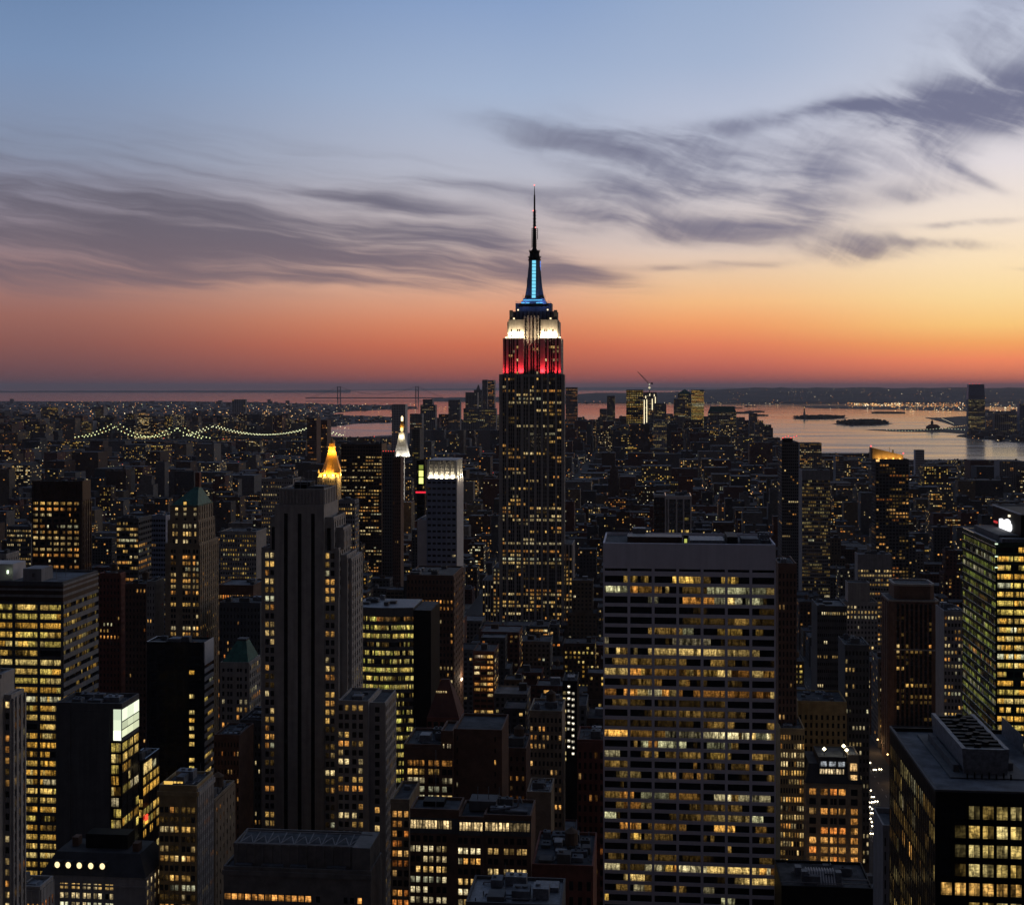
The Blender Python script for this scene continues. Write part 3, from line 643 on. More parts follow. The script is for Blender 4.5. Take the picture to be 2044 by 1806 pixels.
for p0, p1, y in ((1632, 1650, 2), (1718, 1731, 3)):
    g = MB()
    for i in range(3): g.box(b.w+.4, b.w+.8, 1.2, 3.4, b.z(p1-(i+1)*(p1-p0)/3+1), b.z(p1-(i+1)*(p1-p0)/3-(p1-p0)/3+2), 0, (1.8, .1, .05) if i else (1.8, .7, .1))
    b.part('neon_sign', g, 'lamp')
b.finish()
# black tower with the white edge
b = block('black_tower', 'black glass tower with pale striped panels on its narrow side', 293, 407, 640, 1284, sx=425, mat='black_glass', cols=0, keep=1530, fin=False, units=4, mats2=['pale_panel', 'black_metal'], mark='the black tower with striped edge')
f = b.fx
b.facade('N', 0, b.w, 5, b.zt-2, 0, b.w, 0, [(f(p), f(p)+2.7) for p in (300, 318, 336, 354, 377.5, 389)], 15.8*640/F, Lit(0, 'yel'), hf=.7, po=.12, so=.1, wf=.8)
for i in range(28):
    if b.rng.random() < .42: g = b.rng.choice(PAL['yel'] if i != 4 else [(1.3, 1.1, .6)]); b.pane('N', [(f(378), f(382.5), tuple(c*.9 for c in g)), (f(383), f(388), tuple(c*.6 for c in g))], b.z(1344+i*15.8), b.z(1336+i*15.8), 0, b.w, 0, o=.16)
b.side(b.T, 'W', 1, 15.8*640/F, Lit(.25, 'yel', .7, lo=.2), hf=.5, sub=5, wf=.96, smi=1, so=.45, po=.3, z1=b.zt-8.5)
b.wall.box(b.w, b.w+.45, 0, b.L, b.zt-8.5, b.zt+1, 1); b.finish()

# green-roofed brick tower
b = Bld('brick_tower', 'ornate brick tower with a green copper pyramid roof and brick chimney', 330, 398, 760, 'tower', ['tan_brick', 'brown_brick'], keep=1275, mark='the green-roofed tower')
f = b.fx; z = b.z; Ls = b.back(435, b.w)
T1 = b.tier(0, b.w, 0, Ls, 0, z(1088), par=1.2); w1 = Lit(.62, 'warm', 1.05, row=.6, stick=.5)
G = [343.5, 349, 367, 372.5, 378, 394, 387.5]
b.N(T1, sorted((f(p)-.62, f(p)+.62) for p in G), 11.6*760/F, w1, hf=.6, po=.35, so=.22, top=1.5)
b.side(T1, 'W', 9, 11.6*760/F, Lit(.2, 'warm', .8), wf=.42, hf=.55, po=.5, so=.2, top=1.5)
T2 = b.tier(f(333), f(394), 1.5, Ls-3, z(1088), z(1042), par=1.); b.N(T2, sorted((f(p)-.6, f(p)+.6) for p in (345, 351, 366, 372, 378, 388.5)), 12*760/F, Lit(.7, 'pale', 1.1), hf=.55, po=.35, so=.22)
b.side(T2, 'W', 7, 12*760/F, Lit(.1, 'warm', .6), wf=.4, po=.4, so=.2)
T3 = b.tier(f(336), f(391.5), 3, Ls-5, z(1042), z(1011), par=.7); b.N(T3, sorted((f(p)-.8, f(p)+.8) for p in (349, 366, 386)), 10*760/F, Lit(.55, 'pale', 1.1), hf=.55, po=.35, so=.22)
b.side(T3, 'W', 6, 14*760/F, Lit(0), wf=.4, hf=.8, po=.45, so=.2)
r = MB(); r.ring(rect(f(334.5), f(393), 2.6, Ls-4.6), z(1011)+.1, rect(f(334.5), f(393), 2.6, Ls-4.6), z(1009)); r.ring(rect(f(337), f(391), 3.2, Ls-5.2), z(1009), rect(f(372), f(380), Ls/2-2.5, Ls/2+1.5), z(975)); rp = b.part('pyramid_roof', r, 'copper_green')
g = MB(); g.box(f(366)-1.3, f(366)+1.3, 3.0, 5.5, z(1009), z(1001)); g.ring([(f(366)-1.6, 2.8), (f(366)+1.6, 2.8), (f(366)+1.6, 6), (f(366)-1.6, 6)], z(1001), [(f(366)-.05, 2.8), (f(366)+.05, 2.8), (f(366)+.05, 6), (f(366)-.05, 6)], z(998)); dm = b.part('dormer', g, 'copper_green', rp)
b.pane('N', [(f(366)-.9, f(366)-.1, (1, .62, .15)), (f(366)+.1, f(366)+.9, (.9, .5, .12))], z(1008.5), z(1002), 0, 0, 3.0, o=.05)
c = b.boxpart('chimney', f(372.5), f(381), Ls/2-2, Ls/2+1.2, z(976), z(946), 'red_brick'); b.boxpart('mast', f(374), f(374.6), Ls/2-.4, Ls/2+.1, z(946), z(935), 'steel')
b.finish()

# brown ribbed tower at far left, its lit neighbours
b = block('ribbed_tower', 'dark brown ribbed tower with crenellated top and scattered lit floors', 65, 163, 1050, 962, sx=181, mat='dark_brown_metal', cols=0, keep=1135, fin=False, units=2, cat='tower')
f = b.fx
cls = [(f(67+i*13.6), f(67+i*13.6+9.4)) for i in range(7)]
b.N(b.T, cls, 11.2*1050/F, Lit(.55, 'warm', .95, row=.55, stick=.6), z1=b.z(998), hf=.5, sub=3, po=.9, so=.15)
for i in range(8): b.wall.box(f(64.5+i*13.9), f(64.5+i*13.9)+1.6, -1.0, 0, b.z(998), b.zt+1.2, 0)
b.side(b.T, 'W', 4, 11.2*1050/F, Lit(.1, 'warm', .5), z1=b.z(998), wf=.5, po=.8); b.finish()
block('office_block', 'small office block with orange-lit floors between the brown ribbed tower and the green-roofed tower', 233, 276, 1000, 1036, sx=302, mat='dark_concrete', cols=5, fl=4.0, lit=Lit(.72, 'warm', .95, row=.7), scols=6, slit=Lit(.3, 'warm', .6), wf=.85, hf=.5, sub=2, keep=1145)
block('glass_block', 'pale blue glass block half hidden behind the green-roofed tower', 301, 331, 1120, 1031, dep=30, mat='blue_glass', cols=6, fl=4, lit=Lit(.08, 'warm', .4), wf=.85, hf=.5, keep=1090, roof='grey_roof')
block('brick_apartments', 'plain dark red brick apartment block right of the ribbon-window office', 198, 240, 800, 1147, sx=250, mat='red_brick', cols=6, lit=Lit(.06, 'warm'), scols=5, wf=.4, hf=.5, keep=1300, tank=True)
block('brick_apartments', 'brown brick apartment tower with few lit rooms left of the pale-sided block', 250, 292, 780, 1168, dep=24, mat='brown_brick', cols=6, lit=Lit(.05, 'org'), wf=.4, hf=.5, keep=1300, tank=True)
block('apartment_block', 'dark block with one pale windowed side left of the green-roofed tower', 293, 309, 770, 1163, sx=327, mat='limestone', cols=3, lit=Lit(.03), scols=9, slit=Lit(.0), wf=.4, hf=.5, keep=1270)
block('stone_building', 'low pale stone corner building at the left edge beside the brown ribbed tower', -40, 12, 860, 1108, sx=38, mat='limestone', cols=4, lit=Lit(.02), scols=6, wf=.35, hf=.5, keep=1150)
block('office_block', 'low office with two lit window rows left of the brown ribbed tower', 14, 62, 1250, 1052, dep=26, mat='dark_concrete', cols=14, fl=4.2, lit=Lit(.75, 'pale', .8), wf=.6, hf=.45, keep=1090)
# between the green-roofed and striped towers
b = block('warehouse_building', 'long low loft building with one row of bright amber windows left of the striped tower', 434, 506, 830, 1170, dep=28, mat='brown_brick', cols=15, fl=4.2, lit=Lit(.95, 'org', 1.15, rl=[1., .75, .02, .1, .3, .2, .4, .1]), wf=.55, hf=.55, keep=1230, fin=False, roof='grey_roof', top=4); b.finish()
block('loft_building', 'dark loft building with small orange windows below the long low loft', 438, 520, 760, 1205, dep=24, mat='dark_concrete', cols=12, fl=3.7, lit=Lit(.25, 'org', .8), wf=.4, hf=.5, keep=1290)
block('office_block', 'pale green-lit office with a grid of small windows above the long low loft', 440, 512, 1150, 1062, dep=30, mat='limestone', cols=15, fl=3.8, lit=Lit(.55, 'yel', .55), wf=.5, hf=.5, keep=1100)
# green hip-roofed tower
b = block('hotel_tower', 'small stone tower with a flat-topped green hipped roof and bright lit floors', 440, 497, 640, 1325, sx=519, mat='limestone', cols=0, keep=1560, fin=False, units=0, mark='the hip-roofed hotel')
f = b.fx; z = b.z
b.N(b.T, [(f(p)-.55, f(p)+.55) for p in (446, 456, 462, 475, 481, 491)], 15.3*640/F, Lit(.6, 'warm', 1.05, rl=[.05, .3, .9, .1, 1.1, .9, .6, 1.2, .9, 1.]), hf=.58, po=.3, so=.2, top=1)
b.side(b.T, 'W', 6, 15.3*640/F, Lit(.55, 'warm', .7), wf=.5, po=.3)
b.wall.box(f(446), f(487), -.5, 0, z(1350), z(1340), 0)
r = MB(); r.ring(rect(0.6, b.w-.6, .6, b.L-.6), b.zt+1, rect(f(465), f(484), b.L/2-3, b.L/2+2), z(1283)); b.part('hipped_roof', r, 'copper_green'); b.boxpart('roof_cap', f(465), f(484), b.L/2-3, b.L/2+2, z(1283), z(1279), 'dark_concrete'); b.finish()
block('dark_building', 'dark brick building with a gabled top below the small hip-roofed tower', 428, 478, 560, 1470, dep=20, mat='brown_brick', cols=8, lit=Lit(.3, 'org', .9, row=.9), wf=.45, hf=.5, keep=1600)
block('dark_building', 'narrow dark stone building wedged left of the striped tower base', 480, 521, 600, 1440, dep=20, mat='dark_concrete', cols=6, lit=Lit(.3, 'warm', .7, row=.8), wf=.4, hf=.5, keep=1600)

# curved yellow-lit office
b = Bld('curved_office', 'office block with a gently curved front of yellow-lit floors', 706, 826, 660, mats=['dark_concrete', 'black_metal'], keep=1480, seed=44, mark='the curved yellow office')
zt = b.z(1213); W = b.w; n = 15; fl = 16.8*660/F
def cy_(t): return -2.6*math.sin(math.pi*min(1, t*1.05))-.8*t
pts = [(W*i/n, cy_(i/n)) for i in range(n+1)]
L = 26
pl = pts+[(W, L), (0, L)]
b.wall.ring(pl, 0, pl, zt, 0); OCC.append((b.u0, b.v0-2, W, L, zt)); FOOT.append((b.u0-1, b.u0+W+9, b.v0-4, b.v0+L)); b.hi = zt
rf = [.0, 1.0, 1.5, .25, .8, .7, 1.7, 1.2, 1.0, .25, .6, .5, 1.1, 1.3, 1.5, 1.4, 1.2, 1., 1., 1.1]
lit = Lit(.62, 'grn', 1.0, stick=.6, dim=.3); lo_ = Lit(.7, 'org', .5, lo=.1, stick=.5, dim=.5)
for r_ in range(34):
    zl = zt-2-(r_+1)*fl; zb, zh = zl+.3, zl+fl*.62
    for (q0, q1) in zip(pts, pts[1:]):
        dx, dy = q1[0]-q0[0], q1[1]-q0[1]; ll = math.hypot(dx, dy); nx, ny = dy/ll, -dx/ll
        for zz0, zz1 in ((zh, zl+fl+.3),): b.wall.quad([(q0[0]+nx*.35, q0[1]+ny*.35, zz0), (q1[0]+nx*.35, q1[1]+ny*.35, zz0), (q1[0]+nx*.35, q1[1]+ny*.35, zz1), (q0[0]+nx*.35, q0[1]+ny*.35, zz1)], 0); b.wall.quad([(q0[0], q0[1], zz1), (q0[0]+nx*.35, q0[1]+ny*.35, zz1), (q1[0]+nx*.35, q1[1]+ny*.35, zz1), (q1[0], q1[1], zz1)][::-1], 0)
        qs = []; prev = None
        for k in range(3):
            g = prev if b.rng.random() < .6 and prev is not None else ((lo_ if r_ == 0 and q0[0] > W*.35 else lit).pick(1.2 if r_ == 0 else rf[r_ % len(rf)], b.rng))
            prev = g; t0, t1 = k/3+.02, (k+1)/3-.02
            P = lambda t, zz: (q0[0]+dx*t+nx*.04, q0[1]+dy*t+ny*.04, zz)
            qs.append(([P(t0, zb), P(t1, zb), P(t1, zh), P(t0, zh)], g or (0, 0, 0), b.rng.random(), [(t0*ll, 0), (t1*ll, 0), (t1*ll, zh-zb), (t0*ll, zh-zb)]))
        b.panes.append((any(sum(q[1]) for q in qs), ll-(1e6 if HZ+(H-zb)/660*F > 1500 else 0), qs))
b.wall.ring([(p[0], p[1]-.4) for p in pts]+[(W, L), (0, L)], zt-2, [(p[0], p[1]-.4) for p in pts]+[(W, L), (0, L)], zt+.6, 0)
rr = MB(); rr.ring([(p[0]+(.5 if i == 0 else 0), p[1]+.3) for i, p in enumerate(pts)]+[(W, L-.5), (.5, L-.5)], zt+.55, [(p[0]+(.5 if i == 0 else 0), p[1]+.3) for i, p in enumerate(pts)]+[(W, L-.5), (.5, L-.5)], zt+.75); b.part('roof', rr, 'steel')
b.wall.box(W, W+8.6, -1.5, L, 0, zt-.6, 1); b.boxpart('roof', W+.3, W+8.3, -1.2, L-.3, zt-.6, zt-.35, 'tar_roof')
b.units(3, W-2, 3, L-2, zt+.75, 5, 2.2); b.finish()

# setback tower with lit rows behind it
b = block('brick_tower', 'dark brick tower with a row of bright windows near its top behind the curved office', 812, 905, 830, 1150, sx=924, mat='brown_brick', cols=13, fl=4.0, lit=Lit(.6, 'warm', .95, rl=[0, 0, 0, 1.6, 1.1, .1, .4, .6, .5, .4, .4, .5, .3, .4, .5, .9, .7, .6, .7, .8, .3]), scols=6, slit=Lit(.12, 'org'), wf=.45, hf=.5, keep=1370, fin=False, units=6)
flood((b.w+3.5, b.L*.75, b.z(1372)), b, 2500, (1, .75, .5), .5); g = MB(); g.box(b.w+.3, b.w+1, b.L*.7, b.L*.8, b.z(1378), b.z(1374), 0, (3, 2.4, 1.6)); b.part('floodlight', g, 'lamp'); b.finish()
# white-crowned blue tower
b = Bld('crowned_tower', 'slim blue glass tower with a brightly floodlit white crown', 852, 911, 950, 'tower', ['blue_glass', 'pale_panel', 'white_stone'], keep=1143, mark='the white-crowned tower')
f = b.fx; z = b.z; L = b.back(924, b.w); 
T = b.tier(0, b.w, 0, L, 0, z(956), par=.5)
b.N(T, 6, 11.9*950/F/1.0, Lit(.05, 'warm', .35, row=.2), wf=.7, hf=.36, po=.3, so=.25, sub=2)
b.wall.box(b.w, b.w+.4, 0, L, 0, z(956), 1)
ins = .9
C = MB(); C.box(ins, b.w-ins, ins+1.2, L-ins, z(956)+.5, z(922), 0)
for i in range(6):
    a = ins+(b.w-2*ins)*i/5.0; C.box(a-.75, a+.75, ins-.3, ins+1.2, z(956)+.5, z(920), 0)
for i in range(4): C.box(b.w-ins, b.w-ins+.9, ins+2+i*(L-4)/3.5, ins+4+i*(L-4)/3.5, z(956)+.5, z(920), 0)
for i in range(5): C.box(ins, b.w-ins, ins+1.0, ins+1.2, z(954-i*6.4)-.2, z(954-i*6.4)+.35, 0)
b.part('crown', C, 'white_stone'); g = MB(); g.box(ins-.5, b.w-ins+.9, ins-.8, L-ins+.4, z(920), z(918)); b.part('crown_rim', g, 'pale_panel')
for i in range(5):
    a = ins+(b.w-2*ins)*(i+.5)/5.0; flood((a, ins-.5, z(953)), b, 1700, (1, .84, .58), .3); g = MB(); g.box(a-1.3, a+1.3, ins-.6, ins+.1, z(956)+.5, z(954.4), 0, (2.6, 2.2, 1.4)); b.part('floodlight', g, 'lamp')
for k in (.25, .6, .9): flood((b.w+1.2, L*k, z(953)), b, 1500, (1, .84, .58), .3)
A = b.tier(f(832), -.02, 2, L+4, 0, z(1040), mi=1, par=.8); b.finish()

# gold pyramid tower
def tower_pyramid():
    b = Bld('pyramid_tower', 'stone tower topped by a glowing gold floodlit pyramid and lantern', 634, 672, 1900, 'tower', ['limestone'], keep=1060, mark='the gold pyramid tower')
    f = b.fx; z = b.z; L = b.back(682.5, b.w); w = b.w; cx, cy = w/2, L/2
    T = b.tier(0, w, 0, L, 0, z(953), par=.6); b.N(T, 8, 3.9, Lit(.2, 'warm', .8), wf=.4, hf=.5, po=.6, so=.3, top=3); b.side(T, 'W', 6, 3.9, Lit(.25, 'warm', .6), wf=.4, po=.6)
    p = MB(); s8 = lambda r: circle(cx+3, cy, r, 8, math.pi/8)
    p.ring(rect(2, w+4, 2, L-2), z(951), rect(2, w+4, 2, L-2), z(944)); p.ring(s8(15.4), z(944), s8(11.8), z(932)); p.ring(s8(11.8), z(932), s8(5.2), z(903)); 
    py = b.part('gilded_pyramid', p, 'gilded_tile')
    q = MB(); q.ring(s8(5.4), z(903), s8(5.4), z(901)); q.ring(s8(4.4), z(901), s8(4.2), z(886)); q.ring(s8(4.6), z(886), s8(3.2), z(883)); q.ring(s8(3.0), z(883), s8(.2), z(873)); b.part('lantern', q, 'gilded_tile')
    for i in range(5): 
        g = MB(); a = 1.5+i*(w+2)/4.6; g.box(a, a+3.6, .6, 1.4, z(952), z(946.5), 0, (2.2, 1.25, .22)); b.part('floodlight', g, 'lamp')
    for i in range(3):
        g = MB(); g.box(w+4.2, w+5, 4+i*8, 8+i*8, z(952), z(946), 0, (1.9, 1.0, .15)); b.part('floodlight', g, 'lamp')
    for x in (1, w*.35, w*.75, w+5): g = MB(); g.ring(circle(x, 2.5, 1.3, 6), z(944), circle(x, 2.5, .2, 6), z(937), glow=(1.2, .6, .08)); b.part('corner_turret', g, 'lamp')
    for k in range(5): a = -math.pi/2+(k-1.6)*.62; flood((cx+3+18.5*math.cos(a), cy+18.5*math.sin(a), z(948)), b, 19000, (1, .58, .12), .6); flood((cx+3+7.5*math.cos(a), cy+7.5*math.sin(a), z(901)), b, 5000, (1, .55, .1), .4)
    for k in range(6):
        a = -math.pi/2+(k-2)*.7; g = MB(); g.octa((cx+3+4.6*math.cos(a), cy+4.6*math.sin(a), z(893)), .9, (2., 1.0, .12)); b.part('lantern_lamp', g, 'lamp')
    b.finish()
tower_pyramid()
# white clock-type tower with lantern
def white_tower():
    b = Bld('white_tower', 'white stone tower with a floodlit steep pyramid roof and golden lantern', 781, 798, 2050, 'tower', ['white_stone'], keep=1000, mark='the white steep-roofed tower')
    f = b.fx; z = b.z; w = b.w; L = b.back(807.5, w); cx, cy = (w+f(804))/2-2.4, L/2
    T = b.tier(0, w, 0, L, 0, z(912), par=.4); b.side(T, 'W', 3, 8, Lit(.0), wf=.4, hf=.6)
    p = MB(); p.ring(rect(cx-10.6, cx+10.6, cy-10.6, cy+10.6), z(912), rect(cx-9.8, cx+9.8, cy-9.8, cy+9.8), z(906)); p.ring(rect(cx-9.6, cx+9.6, cy-9.6, cy+9.6), z(906), rect(cx-4.6, cx+4.6, cy-4.6, cy+4.6), z(872))
    rf = b.part('steep_roof', p, 'white_stone')
    for r_, n in ((901, 4), (893, 3), (885, 2)):
        for i in range(n):
            t = (906-r_)/34.; hw = 9.6+(4.6-9.6)*t; x = cx+(i-(n-1)/2)*3.4; g = MB(); g.box(x-.8, x+.8, cy-hw-.5, cy-hw+.8, z(r_)-1, z(r_)+1.4); b.part('dormer', g, 'white_stone', rf)
    q = MB(); q.ring(rect(cx-4.4, cx+4.4, cy-4.4, cy+4.4), z(872), rect(cx-4.2, cx+4.2, cy-4.2, cy+4.2), z(865)); q.ring(circle(cx, cy, 3.4, 8), z(865), circle(cx, cy, 3.2, 8), z(854)); b.part('colonnade', q, 'white_stone')
    g = MB(); g.ring(circle(cx, cy, 4.4, 8), z(854), circle(cx, cy, 3.2, 8), z(847)); g.ring(circle(cx, cy, 2.2, 8), z(847), circle(cx, cy, 1.7, 8), z(841)); b.part('cupola', g, 'gilded_tile')
    g = MB(); g.ring(circle(cx, cy, 1.6, 8), z(841), circle(cx, cy, 1.7, 8), z(833), glow=(2.4, 1.9, 1.1)); g.ring(circle(cx, cy, 1.7, 8), z(833), circle(cx, cy, .3, 8), z(830), glow=(1.5, 1.1, .6)); b.part('lantern', g, 'lamp')
    for k in range(3):
        g = MB(); g.box(cx-3.9+k*2.9, cx-1.9+k*2.9, cy-4.9, cy-4.6, z(871), z(868), 0, (2.4, 1.9, 1.)); b.part('floodlight', g, 'lamp')
    for x, y, zz, e, c in ((cx-7, cy-16, 910, 9000, (1, .93, .8)), (cx+7, cy-16, 910, 9000, (1, .93, .8)), (cx+16, cy, 912, 26000, (1, .9, .72)), (cx, cy-7, 872, 5500, (1, .85, .55)), (cx, cy-6.5, 856, 4500, (1, .7, .25)), (w+9, cy, 985, 16000, (1, .93, .85)), (w+7, cy, 940, 12000, (1, .93, .85))): flood((x, y, z(zz)), b, e*.55, c, .6)
    b.finish()
white_tower()
block('office_tower', 'broad dark brown office tower full of amber windows below the gold pyramid skyline', 681, 762, 1600, 887, dep=30, mat='dark_brown_metal', cols=15, fl=3.9, lit=Lit(.62, 'warm', .95, rl=[.0, .0, .0, .7, 1.0, 1.2, 1.1, 1.0, .7, .6, .9, .5, .8, 1., 1.2, .9, .6, .4, .9, 1.2, 1.1, .9, 1.1, .3, .9, 1.2, .5]), wf=.7, hf=.42, sub=1, po=.3, so=.25, keep=1085, cat='tower', mark='the amber-windowed tower')
b = block('slim_tower', 'slim dark residential tower with red roof beacons left of the white steep-roofed tower', 763, 787, 1500, 903, sx=791, mat='dark_concrete', cols=5, fl=3.7, lit=Lit(.03, 'warm', .7), wf=.6, keep=1150, fin=False, cat='tower', units=0)
for i in range(5): g = MB(); g.octa((1+i*b.w/4.6, .5, b.zt+1.4), .6, (1.6, .1, .08)); b.part('beacon', g, 'lamp')
b.finish()
block('slim_tower', 'slim dark red tower standing in front of the white steep-roofed tower', 784, 800, 1450, 915, sx=806, mat='brown_brick', cols=4, fl=3.7, lit=Lit(.05, 'org', .6), wf=.4, keep=1150, cat='tower')
b = block('sign_tower', 'dark tower with glowing yellow-green boxes and a thin red light line', 832, 848, 1300, 920, sx=851, mat='black_metal', cols=3, lit=Lit(.05, 'yel', .5), wf=.5, keep=1000, fin=False, cat='tower', units=0, mats2=['blue_glass'])
f = b.fx
for p0, p1, c in ((928, 936, (.25, .3, .05)), (939, 951, (1.5, 1.6, .35)), (953.5, 965, (1.4, 1.6, .4))): b.lampbox('lit_panel', f(836.5), f(845), -.9, -.5, b.z(p1), b.z(p0), c)
b.lampbox('red_strip', f(830), f(850), -1.0, -.6, b.z(984), b.z(980.5), (1.0, .03, .06)); b.lampbox('blue_sign', f(836), f(851), -1.4, -1.1, b.z(1038.5), b.z(1035), (.2, .75, .95)); b.finish()
block('dark_tower', 'dark office tower with a sheer black side behind the glowing box sign tower', 823, 838, 2500, 857, sx=846, mat='dark_concrete', cols=5, fl=4, lit=Lit(.12, 'yel', .5), wf=.6, keep=920, cat='tower')
block('apartment_block', 'grey apartment block with stacked warm windows right of the gold pyramid tower', 676, 708, 1100, 1000, sx=716, mat='grey_concrete', cols=7, fl=3.4, lit=Lit(.42, 'warm', 1.0), scols=4, wf=.6, hf=.5, keep=1095)
block('office_block', 'lit office block peeking out left of the striped tower crown', 522, 585, 1300, 957, dep=30, mat='limestone', cols=14, fl=3.7, lit=Lit(.62, 'warm', .85), wf=.5, hf=.45, keep=1000)

# right of the spired skyscraper
b = block('frame_building', 'dark glass block with white vertical frames and a white roof edge', 1328, 1380, 900, 992, dep=29, mat='black_glass', cols=0, keep=1070, fin=False, mats2=['pale_panel', 'dark_brown_metal'], par=.8, mark='the white-framed block')
f = b.fx
b.N(b.T, [(f(p)+.5, f(q)-.5) for p, q in ((1334, 1350), (1351, 1364), (1365, 1379))], 12.2*900/F, Lit(.6, 'yel', .8, rl=[0, 0, .0, .5, .15, 1., .6, 1.2, .3, .7, .8]), hf=.45, sub=4, po=.1, so=.1)
for p in (1328.5, 1334, 1350.5, 1364.5, 1379): b.wall.box(f(p)-.45, f(p)+.45, -1.1, -.12, 0, b.zt+.9, 1)
b.wall.box(-.2, b.w+.2, -1.2, 0, b.zt-1.2, b.zt+1.0, 1); q = b.tier(f(1305), -.02, 6, 29, 0, b.zt, mi=2); b.N(q, 4, 4, Lit(.02), wf=.7, mi=2); b.wall.box(f(1305), 0, 5.6, 6, b.zt-.6, b.zt+1, 1); b.finish()
block('brown_tower', 'narrow brown stone tower tight against the right side of the pale grid slab', 1553, 1590, 660, 1128, sx=None, dep=30, mat='brown_brick', cols=5, fl=3.7, lit=Lit(.06, 'org', .7), wf=.45, keep=1420, top=3, po=.6)
b = block('dark_tower', 'tall dark apartment tower with red roof beacons behind the pale grid slab', 1561, 1594, 1500, 884, sx=1553, mat='dark_concrete', cols=8, fl=3.4, lit=Lit(.05, 'warm', .9, row=.4), scols=4, wf=.7, hf=.5, keep=1090, fin=False, cat='tower', units=1, mark='the dark beacon tower')
b.boxpart('penthouse', 1, 12, 3, 14, b.zt, b.zt+5, 'black_metal')
for i in range(6): g = MB(); g.octa((1+i*3, 1.5+(i % 2)*2, b.zt+5.5+(i % 3)), .8, (1.6, .12, .12)); b.part('beacon', g, 'lamp')
b.finish()
b = block('grey_tower', 'grey tower with a blank pale band at its top and dim windows', 1601, 1657, 1400, 940, dep=32, mat='grey_concrete', cols=14, fl=3.5, lit=Lit(.3, 'dim', .7, row=.3, dim=.4), wf=.75, hf=.6, top=8.5, keep=1120, cat='tower', po=.25, so=.2)
def amber():
    b = Bld('amber_tower', 'tall dark apartment tower crowned by a slanted amber-lit sail', 1748, 1814, 1400, 'tower', ['dark_concrete', 'pale_panel'], keep=1110, mark='the amber-crowned tower')
    f = b.fx; z = b.z; L = b.back(1740, 0); zt = z(917)
    T = b.tier(0, b.w, 0, L, 0, zt, par=.5); b.N(T, 10, 3.5, Lit(.16, 'org', .85, row=.5, dim=.3), wf=.7, hf=.55, po=.3, so=.2, top=4); b.side(T, 'E', 5, 3.5, Lit(.1, 'org', .6), wf=.6)
    s = MB(); x0, x1 = f(1744), f(1806); y = 8
    for (yy0, yy1) in ((y, y+.8),):
        v = [(x0, yy0, zt), (x1, yy0, zt), (x1, yy0, z(909)), (x0, yy0, z(894))]; w_ = [(p[0], yy1, p[2]) for p in v]
        s.quad(v); s.quad(w_[::-1])
        for i in range(4): s.quad([v[i], w_[i], w_[(i+1) % 4], v[(i+1) % 4]][::-1])
    v = [(x0, y+.8, zt), (x0, y+15, zt), (x0, y+15, z(894)), (x0, y+.8, z(894))]; s.quad(v[::-1]); s.quad([(p[0]-.8, p[1], p[2]) for p in v]); s.quad([v[3], v[2], (x0-.8, y+15, z(894)), (x0-.8, y+.8, z(894))])
    b.part('sail_crown', s, 'tan_brick')
    for k in range(4): flood((f(1756+k*14), 4.0, zt+1.4), b, 1500, (1, .52, .10), .5); b.lampbox('floodlight', f(1754+k*14), f(1758+k*14), 3, 4.4, zt+.3, zt+1, (1.6, .9, .2))
    b.lampbox('floodlight', .3, 3.6, -.6, -.2, z(921), z(917), (1.4, .75, .25)); 
    for p, q in ((1741, 893), (1806, 907)): g = MB(); g.octa((f(p), y, z(q)+1), 1.1, (1.6, .2, .2)); b.part('beacon', g, 'lamp')
    m = MB(); m.tube((f(1778), y, z(902)), (f(1778), y, z(893)), .25, 4); m.tube((f(1785), y, z(905)), (f(1785), y, z(898)), .9, 6); b.part('mast', m, 'steel')
    b.finish()
amber()
block('tan_tower', 'grey tower with blank pale top and bright lit rows left of the ribbed brown tower', 1712, 1780, 1150, 1108, sx=1706, mat='grey_concrete', cols=12, fl=3.7, lit=Lit(.7, 'warm', 1.05, row=.5), wf=.65, hf=.5, top=11, keep=1230, roof='grey_roof', po=.2, so=.16)
b = block('setback_building', 'stone building with a curved row of brilliant white windows', 1676, 1752, 1120, 1203, dep=26, mat='limestone', cols=11, fl=3.9, lit=Lit(.9, 'pale', 1.25, rl=[.5, 1.2, 1.2, .1, .5, .4, 0, 0, .2, 0, .4, .3, 0, .2]), wf=.5, hf=.55, keep=1300, fin=False, units=0)
b.tier(b.fx(1694), b.fx(1738), 4, 20, b.zt, b.z(1166)); b.finish()
block('dark_building', 'dark blank-walled block with a flat white roof edge left of the curved-row building', 1631, 1690, 760, 1212, dep=26, mat='dark_concrete', cols=14, fl=4, lit=Lit(.5, 'pale', .9, rl=[1.6, 0, 0, 0, .2, .1]), wf=.6, hf=.4, keep=1260, roof='grey_roof')
